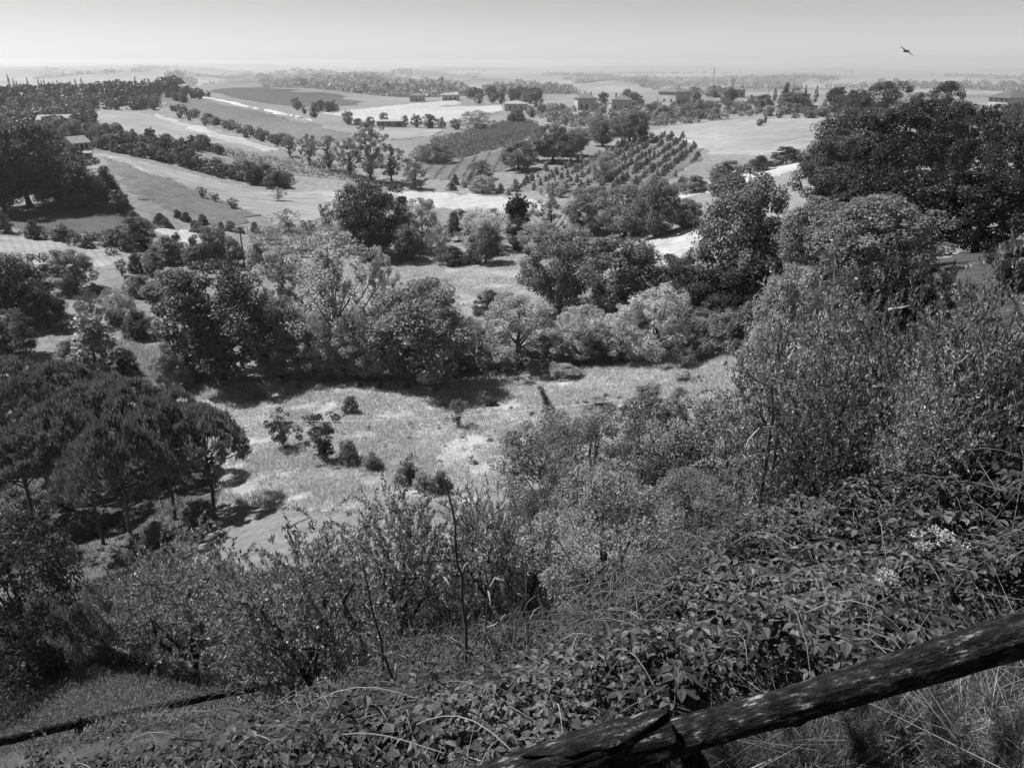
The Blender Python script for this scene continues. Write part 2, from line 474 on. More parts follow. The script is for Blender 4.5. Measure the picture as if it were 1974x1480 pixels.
def build_terrain():
    na, nr = GX.shape
    V = np.stack([GX, GY, GZ], -1).reshape(-1, 3)
    idx = np.arange(na * nr).reshape(na, nr)
    ii = np.arange(na); i2 = (ii + 1) % na
    jn = int(np.searchsorted(RR, 15.0)); jf = int(np.searchsorted(RR, 950.0))
    def sheet(name, j0, j1, mat, hole=False):
        a = idx[ii][:, j0:j1 - 1]; b = idx[i2][:, j0:j1 - 1]; c = idx[i2][:, j0 + 1:j1]; d = idx[ii][:, j0 + 1:j1]
        Q = np.stack([a, d, c, b], -1).reshape(-1, 4)
        used = np.unique(Q); mp = np.full(na * nr, -1); mp[used] = np.arange(len(used))
        VV = V[used]; Q = mp[Q]; T = []
        if hole:
            VV = np.vstack([VV, (0, 0, -1.75)])
            T = np.stack([np.full(na, len(VV) - 1), mp[idx[ii, 0]], mp[idx[i2, 0]]], -1)
        o = obj(name, mesh_from(name, VV, [Q, T] if hole else [Q], True), mat)
        tag(o, kind='structure')
        return o
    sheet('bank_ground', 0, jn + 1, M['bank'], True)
    sheet('valley_ground', jn, jf + 1, M['ground'])
    sheet('plain', jf, nr, M['plain_far'])
build_terrain()

# ------------------------------------------------------------------ fields: sheets that lie on the terrain
def inside(poly, x, y):
    poly = np.asarray(poly, float); x = np.asarray(x, float); y = np.asarray(y, float)
    res = np.zeros(x.shape, bool)
    n = len(poly)
    for i in range(n):
        x1, y1 = poly[i]; x2, y2 = poly[(i + 1) % n]
        c = ((y1 > y) != (y2 > y)) & (x < (x2 - x1) * (y - y1) / (y2 - y1 + 1e-12) + x1)
        res ^= c
    return res

def world_poly(pix, step=14.0, ymin=0.0):
    """pixel outline -> outline on the ground in metres, dense and slightly uneven"""
    out = []
    n = len(pix)
    for i in range(n):
        a, b = np.array(pix[i], float), np.array(pix[(i + 1) % n], float)
        k = max(1, int(np.hypot(*(b - a)) / step))
        for t in range(k):
            q = a + (b - a) * t / k
            p = at(q[0], q[1], ymin)
            out.append((p[0], p[1]))
    out = np.array(out)
    return out

FIELDS = {}
def field(name, pix, mat, off=0.08, cell=None, ymin=0.0, jit=0.04):
    rng = np.random.default_rng(abs(hash(len(pix) * 31 + int(pix[0][0]))) % 1000)
    W = world_poly(pix, 9.0, ymin=ymin)
    rr = np.hypot(W[:, 0], W[:, 1])
    W = W + rng.normal(0, 1, W.shape) * (rr * jit * .12)[:, None]
    # remove points that bunch up
    keep = [0]
    for i in range(1, len(W)):
        if np.hypot(*(W[i] - W[keep[-1]])) > 0.002 * rr[i]: keep.append(i)
    W = W[keep]
    lo, hi = W.min(0), W.max(0)
    if cell is None: cell = max((hi - lo).max() / 70, 0.4)
    gx, gy = np.meshgrid(np.arange(lo[0], hi[0], cell), np.arange(lo[1], hi[1], cell))
    gx = gx.ravel() + rng.uniform(-.2, .2, gx.size) * cell; gy = gy.ravel() + rng.uniform(-.2, .2, gy.size) * cell
    m = inside(W, gx, gy)
    pts = [Vector(p) for p in W] + [Vector(p) for p in np.stack([gx[m], gy[m]], -1)]
    n = len(W)
    r = delaunay_2d_cdt(pts, [(i, (i + 1) % n) for i in range(n)], [], 0, 1e-4)
    V2 = np.array([tuple(v) for v in r[0]])
    T = np.array([f for f in r[2] if len(f) == 3])
    cen = V2[T].mean(1)
    T = T[inside(W, cen[:, 0], cen[:, 1])]
    edge = np.zeros(len(V2), bool)
    for k, orig in enumerate(r[3]):
        edge[k] = any(i < n for i in orig)
    z = ground(V2[:, 0], V2[:, 1]) + np.where(edge, -off * .6, off)
    me = mesh_from(name, np.column_stack([V2, z]), [T], True)
    o = obj(name, me, mat)
    tag(o, kind='structure')
    FIELDS[name] = W
    return W

field('meadow', [(380, 742), (600, 738), (860, 744), (1000, 715), (1250, 700), (1430, 668), (1470, 700), (1460, 770), (1250, 790), (1010, 860), (960, 930), (880, 1060), (700, 990), (520, 980), (430, 960), (380, 860)], M['meadow'], 0.05)
field('glade', [(770, 512), (850, 490), (1010, 495), (1012, 540), (960, 570), (900, 590), (840, 560)], M['pale_field'], 0.08)
field('stubble_field', [(760, 372), (860, 372), (960, 380), (1055, 390), (1040, 408), (960, 415), (860, 402), (790, 392)], M['stubble'], 0.15)
field('upper_pale_field', [(170, 291), (230, 303), (330, 326), (430, 352), (520, 372), (640, 368), (690, 380), (660, 405), (620, 425), (540, 440), (490, 412), (400, 372), (290, 333)], M['pale_field'], 0.15)
field('lower_field', [(196, 303), (240, 316), (290, 337), (400, 375), (492, 414), (470, 436), (400, 436), (330, 410), (250, 370), (215, 340)], M['mid_field'], 0.16)
field('left_painted_shade', [(0, 400), (140, 395), (230, 400), (320, 440), (200, 455), (60, 440), (0, 440)], M['dark_field'], 0.12)  # shade of the left slope put into a darker ground colour
field('roadside_field', [(300, 440), (380, 445), (400, 470), (350, 480), (330, 470)], M['stubble'], 0.12)
field('left_meadow', [(0, 456), (100, 462), (250, 488), (240, 505), (170, 530), (90, 520), (0, 495)], M['pale_field'], 0.1)
field('ridge_field', [(158, 228), (178, 214), (210, 210), (260, 214), (320, 228), (420, 257), (535, 289), (500, 294), (420, 282), (330, 272), (240, 262), (180, 248)], M['pale_field'], 0.25)
field('ridge_stubble', [(300, 221), (360, 238), (440, 262), (537, 290), (515, 294), (430, 272), (340, 242)], M['stubble'], 0.45)
field('hilltop_field', [(370, 166), (440, 167), (560, 169), (650, 178), (735, 200), (650, 209), (560, 207), (480, 197), (400, 180)], M['dark_field'], 0.4)
field('slope_field', [(285, 184), (345, 183), (420, 200), (520, 222), (620, 246), (700, 266), (640, 275), (560, 280), (500, 270), (430, 250), (370, 225), (320, 205)], M['mid_field'], 0.4)
field('farm_track', [(385, 185), (440, 197), (520, 215), (600, 233), (600, 234.5), (520, 216.5), (440, 198.5), (383, 186)], M['track'], 0.7)
field('white_field', [(622, 219), (700, 211), (790, 202), (872, 195), (890, 199), (850, 208), (960, 205), (970, 214), (930, 226), (870, 236), (780, 238), (690, 232)], M['stubble'], 0.5)
field('farmyard', [(700, 250), (800, 248), (860, 252), (830, 264), (740, 272), (690, 266)], M['pale_field'], 0.3)
field('vineyard_ground', [(825, 277), (900, 255), (970, 238), (1030, 234), (1045, 248), (1000, 278), (930, 295), (865, 312), (840, 300)], M['dark_field'], 0.25)
field('young_vineyard_ground', [(775, 312), (850, 318), (930, 300), (1010, 280), (1040, 285), (1030, 305), (960, 330), (900, 348), (830, 345)], M['mid_field'], 0.2)
field('orchard_ground', [(985, 366), (1045, 334), (1180, 288), (1250, 262), (1310, 264), (1360, 292), (1310, 338), (1240, 366), (1120, 380)], M['mid_field'], 0.2)
field('hillside_field', [(1255, 252), (1330, 240), (1430, 230), (1560, 228), (1640, 228), (1640, 262), (1560, 298), (1450, 300), (1370, 298), (1310, 270)], M['pale_field'], 0.25)
field('pale_strip', [(1288, 384), (1350, 360), (1440, 336), (1500, 322), (1560, 306), (1570, 318), (1510, 336), (1450, 350), (1380, 368), (1300, 388)], M['stubble'], 0.15)
field('pale_clearing', [(1190, 476), (1260, 456), (1345, 436), (1350, 460), (1320, 490), (1290, 520), (1250, 520)], M['stubble'], 0.12)
field('scrub_slope', [(0, 1180), (120, 1130), (260, 1110), (420, 1110), (520, 1110), (640, 1110), (860, 1130), (1000, 1060), (1250, 1080), (1240, 1180), (1000, 1230), (700, 1290), (520, 1320), (300, 1290), (100, 1320), (0, 1330)], M['scrub'], 0.05)
field('right_painted_shade', [(1480, 600), (1600, 560), (1720, 530), (1840, 492), (1900, 478), (1990, 462), (1990, 640), (1760, 680), (1560, 700), (1480, 660)], M['bank'], 0.1)  # dark ground colour paints the shade of the big trees onto this slope
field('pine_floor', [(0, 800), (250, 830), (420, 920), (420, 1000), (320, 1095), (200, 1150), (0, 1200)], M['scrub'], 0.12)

# the air: one closed box of thin even haze round everything below the sky
def build_haze(density):
    mb = MB(); mb.box(-42000, 42000, -42000, 42000, -96, 12.0)
    m, nt, out = new_mat('haze_air')
    pv = nt.nodes.new('ShaderNodeVolumePrincipled')
    pv.inputs['Color'].default_value = grey(0.86)
    pv.inputs['Density'].default_value = density
    pv.inputs['Anisotropy'].default_value = 0.45
    nt.links.new(pv.outputs[0], out.inputs['Volume'])
    tag(mb.build('haze', m), kind='stuff')
build_haze(0.00018)

# ------------------------------------------------------------------ foliage shapes, each built once at unit size and shared
def unit(a): return a / (np.linalg.norm(a, axis=-1, keepdims=True) + 1e-9)

def leaves(Pn, axis, L, Wd, rng, fold=0.25, face=None):
    """a folded four-cornered leaf at each point; face: the way its upper side looks"""
    n = len(Pn)
    L = np.broadcast_to(L, (n,))[:, None] * rng.uniform(.65, 1.3, (n, 1))
    Wd = np.broadcast_to(Wd, (n,))[:, None] * rng.uniform(.7, 1.25, (n, 1))
    axis = unit(axis)
    side = unit(np.cross(axis, rng.normal(0, 1, (n, 3)) if face is None else face))
    nor = np.cross(side, axis)
    a = Pn
    b = Pn + axis * L * .45 + side * Wd * .5 + nor * Wd * fold
    c = Pn + axis * L
    d = Pn + axis * L * .45 - side * Wd * .5 + nor * Wd * fold
    V = np.stack([a, b, c, d], 1).reshape(-1, 3)
    Q = np.arange(4 * n).reshape(n, 4)
    return V, Q

def sph(rng, n):
    return unit(rng.normal(0, 1, (n, 3)))

def fit_unit(V, C=None):
    zt = np.percentile(V[:, 2], 99.7); rd = np.percentile(np.hypot(V[:, 0], V[:, 1]), 98.5)
    k = np.array((.5 / rd, .5 / rd, 1 / zt))
    if C is None: return V * k
    C = C.copy(); C[:, :3] *= k
    return V * k, C

def crown_mesh(name, seed, prof, ncl, rcl, nlf, L, Wd, z0=0.12, rough=0.18, up=0.25, inner=0.25, flat=0.8, lean=0.0):
    """prof(t): half width of the crown at relative height t; leaf clumps stand through the crown's volume"""
    rng = np.random.default_rng(seed)
    ph = rng.uniform(0, 6.28, 6)
    C = []
    while len(C) < ncl:
        t = rng.uniform(0, 1); a = rng.uniform(0, 6.283)
        wob = 1 + rough * (math.sin(2 * a + ph[0] + 3 * t) + .6 * math.sin(3 * a + ph[1] - 5 * t) + .5 * math.sin(5 * a + ph[2] + 9 * t))
        if rng.uniform() > prof(t) * 2 + .08: continue
        rad = prof(t) * wob * (rng.uniform(.15, .7) if rng.uniform() < inner else rng.uniform(.72, 1.0))
        r = rcl * rng.uniform(.6, 1.35)
        rad = max(rad - r * .5, 0)
        C.append((rad * math.cos(a), rad * math.sin(a), z0 + (1 - z0) * t * (1 + .05 * math.sin(3 * a + ph[3])), r))
    C = np.array(C)
    k = np.repeat(np.arange(ncl), rng.integers(int(nlf * .6), int(nlf * 1.4) + 1, ncl))
    d = sph(rng, len(k))
    d[:, 2] = d[:, 2] * .9 + .12
    rr = C[k, 3] * rng.uniform(.45, 1.08, len(k)) ** .7
    Pn = C[k, :3] + d * rr[:, None] * np.array((1, 1, flat))
    Pn[:, 2] = np.clip(Pn[:, 2], 0.015, 1.02)
    out = Pn - np.array((0, 0, .45))
    face = unit(d) * .75 + unit(out) * .35 + np.array((0, 0, .45)) + rng.normal(0, .42, Pn.shape)
    axis = unit(np.cross(face, rng.normal(0, 1, Pn.shape))) + d * .35 + np.array((0, 0, up - .25))
    V, Q = leaves(Pn, axis, L, Wd, rng, .2, face)
    V, C = fit_unit(V, C)
    return mesh_from(name, V, [Q]), C

def trunk_mesh(name, seed, C, r0=0.03, nl=7, split=0.3, bend=.04, h=.75):
    rng = np.random.default_rng(seed)
    mb = MB()
    t = np.linspace(-0.03, h, 7)
    x = np.cumsum(rng.normal(0, bend / 3, 7)); y = np.cumsum(rng.normal(0, bend / 3, 7)); x -= x[0]; y -= y[0]
    pts = np.stack([x, y, t], -1)
    mb.tube(pts, np.linspace(r0, r0 * .25, 7) * (1 + .5 * np.exp(-np.arange(7) * 2.0)), 7)
    order = rng.permutation(len(C))[:nl]
    for i in order:
        e = C[i, :3]
        s = min(max(split + (e[2] - split) * rng.uniform(.0, .45), split * .8), h * .9)
        b = np.array((np.interp(s, t, x), np.interp(s, t, y), s))
        m = b * .5 + e * .5 + np.array((0, 0, -.03)) + rng.normal(0, .015, 3)
        mb.tube([b, m, e], [r0 * .5, r0 * .33, r0 * .12], 5)
    return mb.mesh(name, True)

def ell(zc=.5, p=2.0, w=.5):
    def f(t):
        q = abs((t - zc) / (zc if t < zc else 1 - zc))
        return w * max(1 - q ** p, 0) ** (1 / p)
    return f
def cone(w=.5, tip=.03):
    return lambda t: (w * (1 - t) ** .8 + tip) * min(1, t * 6 + .4)

PROTO = {}
def proto(key, n, f):
    PROTO[key] = [f(i) for i in range(n)]

def mk_oak(i):
    c, C = crown_mesh('crown', 100 + i, ell(.42 + .05 * i, 2.3), 110, .105, 190, .027, .021, .10, .17, .2)
    return trunk_mesh('trunk', 200 + i, C, .032, 8, .18), c
def mk_round(i):
    c, C = crown_mesh('crown', 300 + i, ell(.45, 2.6), 150, .075, 120, .026, .014, .04, .10, .45)
    return trunk_mesh('trunk', 400 + i, C, .03, 8, .12), c
def mk_airy(i):
    c, C = crown_mesh('crown', 500 + i, ell(.55, 1.7), 100, .058, 85, .024, .018, .14, .28, .15, .4)
    return trunk_mesh('trunk', 600 + i, C, .024, 14, .2, .05, .9), c
def mk_bush(i):
    c, C = crown_mesh('crown', 700 + i, lambda t: .5 * max(1 - t ** 2.2, 0) ** .5, 90, .11, 130, .036, .027, .0, .2, .25)
    return trunk_mesh('trunk', 800 + i, C, .02, 9, .06, .05, .6), c
def mk_far(i):
    c, C = crown_mesh('crown', 900 + i, ell(.45, 2.2), 44, .13, 75, .058, .046, .06, .16, .2)
    return trunk_mesh('trunk', 1000 + i, C, .03, 4, .15), c
def mk_sprig(i):   # young conical orchard tree
    c, C = crown_mesh('crown', 1100 + i, cone(.36), 30, .11, 45, .085, .06, .08, .15, .6)
    return trunk_mesh('trunk', 1200 + i, C, .025, 4, .1, .02, .85), c
def mk_cyp(i):
    c, C = crown_mesh('crown', 1300 + i, lambda t: .46 * min(1, t * 8 + .5) * max(1 - t ** 3.0, 0) ** .6, 60, .13, 40, .05, .03, .04, .08, 1.2)
    return trunk_mesh('trunk', 1400 + i, C, .05, 3, .1, .0, .9), c
def mk_fine(i):    # fine-twigged round shrub
    c, C = crown_mesh('crown', 1500 + i, ell(.5, 2.2), 170, .075, 130, .021, .010, .03, .10, .5)
    return trunk_mesh('trunk', 1600 + i, C, .03, 12, .1), c
def mk_spray(i):   # upright twiggy bush, open
    c, C = crown_mesh('crown', 1700 + i, lambda t: .12 + .38 * t ** .7 if t < .85 else .5 * max(1 - ((t - .6) / .4) ** 2, 0) ** .5, 50, .08, 60, .05, .025, .05, .25, 1.0, .4)
    return trunk_mesh('trunk', 1800 + i, C, .016, 14, .04, .03, .5), c
proto('oak', 4, mk_oak); proto('round', 3, mk_round); proto('airy', 3, mk_airy); proto('bush', 4, mk_bush)
proto('far', 4, mk_far); proto('sprig', 3, mk_sprig); proto('cypress', 2, mk_cyp); proto('fine', 2, mk_fine); proto('spray', 2, mk_spray)

def mk_pine(i):    # umbrella pine: bare trunk, forked limbs, dome of upright needle brushes
    rng = np.random.default_rng(2000 + i)
    ncl = 130
    C = []
    for k in range(ncl):
        a = rng.uniform(0, 6.283); q = rng.uniform(0, 1) ** .5
        rad = .47 * q * (1 + .08 * math.sin(3 * a + i))
        top = .965 - .40 * q ** 2.0
        z = top - rng.uniform(.0, .05) if rng.uniform() < .72 else top - rng.uniform(.06, .36) * (1 - .8 * q)
        C.append((rad * math.cos(a), rad * math.sin(a), z, .05 * rng.uniform(.75, 1.3)))
    C = np.array(C)
    k = np.repeat(np.arange(ncl), 70)
    d = sph(rng, len(k)); d[:, 2] = np.abs(d[:, 2]) * 1.1 - .25
    out = C[k, :3] - np.array((0, 0, .5))
    Pn = C[k, :3] + d * C[k, 3:4] * rng.uniform(.3, 1, (len(k), 1))
    axis = unit(d) * .5 + unit(out) * .55 + np.array((0, 0, .75)) + rng.normal(0, .22, Pn.shape)
    V, Q = leaves(Pn, axis, .052, .014, rng, .1)
    V, C = fit_unit(V, C)
    crown = mesh_from('crown', V, [Q])
    mb = MB()
    fork = .40 + .06 * i
    t = np.array((-.03, .1, .22, .33, fork + .05, .72))
    bx = np.cumsum(rng.normal(0, .008, 6)); by = np.cumsum(rng.normal(0, .008, 6))
    mb.tube(np.stack([bx, by, t], -1), [.026, .021, .019, .018, .016, .008], 8)
    for j in rng.permutation(ncl)[:26]:
        e = C[j, :3]; s = rng.uniform(fork - .06, .62)
        b = np.array((np.interp(s, t, bx), np.interp(s, t, by), s))
        m = b * .45 + e * .55 + np.array((0, 0, -.035))
        mb.tube([b, m, e], [.009, .006, .002], 5)
    return mb.mesh('trunk', True), crown
proto('pine', 3, mk_pine)

def mk_olive(i, ntw=760, nlf=34, L=.024, W=.0085):
    """olive: several grey limbs, long leafy shoots that stick out of the top"""
    rng = np.random.default_rng(2100 + i)
    if i % 2: ntw, nlf = 470, 44
    mb = MB()
    tips = []
    for k in range(5):
        a = k * 1.257 + rng.uniform(-.4, .4)
        e = np.array((.26 * math.cos(a), .26 * math.sin(a), rng.uniform(.5, .68)))
        b = np.array((rng.normal(0, .012), rng.normal(0, .012), rng.uniform(.1, .24)))
        m = (b + e) / 2 + rng.normal(0, .03, 3)
        mb.tube([b, m, e], [.016, .011, .006], 6)
        for q in range(6):
            f = b + (e - b) * rng.uniform(.3, 1.0)
            g = f + sph(rng, 1)[0] * np.array((.2, .2, .16)) + np.array((0, 0, .06))
            mb.tube([f, (f + g) / 2 + rng.normal(0, .012, 3), g], [.006, .004, .0018], 4)
            tips.append(g); tips.append((f + g) / 2)
    mb.tube([(0, 0, -.04), (.012, -.008, .08), (0, .006, .24)], [.030, .024, .017], 8)
    trunk = mb.mesh('trunk', True)
    tips = np.array(tips)
    S = tips[rng.integers(0, len(tips), ntw)] + rng.normal(0, .085, (ntw, 3))
    S[:, 2] = np.clip(S[:, 2] - rng.uniform(0, .28, ntw) * (rng.uniform(0, 1, ntw) < .45), .08, 1)
    D = unit(S - np.array((0, 0, .38))) * .8 + np.array((0, 0, .30)) + rng.normal(0, .6, (ntw, 3))
    D = unit(D)
    ln = rng.uniform(.06, .19, ntw) * (1.45 if i % 2 else 1.0)
    k = np.repeat(np.arange(ntw), nlf)
    u = np.tile(np.linspace(.05, 1, nlf), ntw) + rng.uniform(-.02, .02, len(k))
    droop = np.stack([0 * u, 0 * u, -.35 * u * u], -1) * ln[k][:, None] * .6
    Pn = S[k] + D[k] * (ln[k] * u)[:, None] + droop
    ax = D[k] * .7 + sph(rng, len(k)) * .75
    V, Q = leaves(Pn, ax, L, W, rng, .2)
    V = fit_unit(V)
    crown = mesh_from('crown', V, [Q])
    return trunk, crown
proto('olive', 4, mk_olive)

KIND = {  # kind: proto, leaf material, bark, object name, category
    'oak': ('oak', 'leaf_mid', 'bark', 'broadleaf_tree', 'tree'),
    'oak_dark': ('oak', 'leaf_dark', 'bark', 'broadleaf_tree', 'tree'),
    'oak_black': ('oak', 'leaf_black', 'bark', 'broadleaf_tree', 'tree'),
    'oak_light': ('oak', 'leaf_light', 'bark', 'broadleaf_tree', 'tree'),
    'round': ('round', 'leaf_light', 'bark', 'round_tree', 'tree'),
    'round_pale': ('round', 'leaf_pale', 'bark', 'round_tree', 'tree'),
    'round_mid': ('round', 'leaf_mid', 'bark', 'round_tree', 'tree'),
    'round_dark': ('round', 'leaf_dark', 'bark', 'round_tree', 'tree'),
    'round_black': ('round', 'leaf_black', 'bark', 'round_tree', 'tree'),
    'airy': ('airy', 'leaf_pale', 'bark_pale', 'poplar_tree', 'tree'),
    'airy_mid': ('airy', 'leaf_mid', 'bark', 'poplar_tree', 'tree'),
    'airy_pale': ('airy', 'leaf_pale', 'bark_pale', 'poplar_tree', 'tree'),
    'bush': ('bush', 'leaf_mid', 'bark', 'shrub', 'shrub'),
    'bush_dark': ('bush', 'leaf_dark', 'bark', 'shrub', 'shrub'),
    'bush_light': ('bush', 'leaf_light', 'bark', 'shrub', 'shrub'),
    'bush_pale': ('bush', 'leaf_pale', 'bark', 'shrub', 'shrub'),
    'far': ('far', 'leaf_mid', 'bark', 'distant_tree', 'tree'),
    'far_dark': ('far', 'leaf_dark', 'bark', 'distant_tree', 'tree'),
    'far_light': ('far', 'leaf_light', 'bark', 'distant_tree', 'tree'),
    'sprig': ('sprig', 'leaf_light', 'bark', 'orchard_tree', 'tree'),
    'cone_dark': ('sprig', 'leaf_mid', 'bark', 'conical_tree', 'tree'),
    'cypress': ('cypress', 'leaf_black', 'bark', 'cypress', 'tree'),
    'fine': ('fine', 'leaf_mid', 'bark', 'fine_leaved_shrub', 'shrub'),
    'fine_dark': ('fine', 'leaf_dark', 'bark', 'fine_leaved_shrub', 'shrub'),
    'fine_light': ('fine', 'leaf_light', 'bark', 'fine_leaved_shrub', 'shrub'),
    'spray': ('spray', 'leaf_mid', 'bark', 'twiggy_bush', 'shrub'),
    'spray_dark': ('spray', 'leaf_dark', 'bark', 'twiggy_bush', 'shrub'),
    'pine': ('pine', 'needle', 'bark', 'umbrella_pine', 'tree'),
    'olive': ('olive', 'olive', 'bark', 'olive_tree', 'tree'),
    'olive_dark': ('olive', 'olive_dark', 'bark', 'olive_tree', 'tree'),
}
RNG = random.Random(7)
PLACED = []
def stand(kind, p, w, h, label, group=None, rz=None, pi=None, tilt=0.0):
    pk, lm, bm, nm, cat = KIND[kind]
    tm, cm = PROTO[pk][RNG.randrange(len(PROTO[pk])) if pi is None else pi % len(PROTO[pk])]
    r = empty(nm, (p[0], p[1], p[2] - 0.05), RNG.uniform(0, 6.28) if rz is None else rz, (w, w, h))
    if tilt: r.rotation_euler = (tilt * RNG.uniform(-1, 1), tilt * RNG.uniform(-1, 1), r.rotation_euler[2])
    obj('trunk', tm, M[bm], r)
    obj('crown', cm, M[lm], r)
    tag(r, label, cat, group)
    PLACED.append((p[0], p[1], w))
    return r

def place(kind, px, base, top, w, label, group=None, Y=None, **k):
    """a plant whose foot is at pixel (px, base), whose top is at py = top and which is w pixels wide"""
    p = at(px, base) if Y is None else None
    if p is None:
        q = P(px, base, Y); p = np.array((q[0], Y, float(ground(q[0], Y))))
    tz = P(px, top, p[1])[2]
    h = max(tz - p[2], 0.3)
    dep = p[1] * CP - p[2] * SP
    return stand(kind, p, w / F * dep, h, label, group, **k)

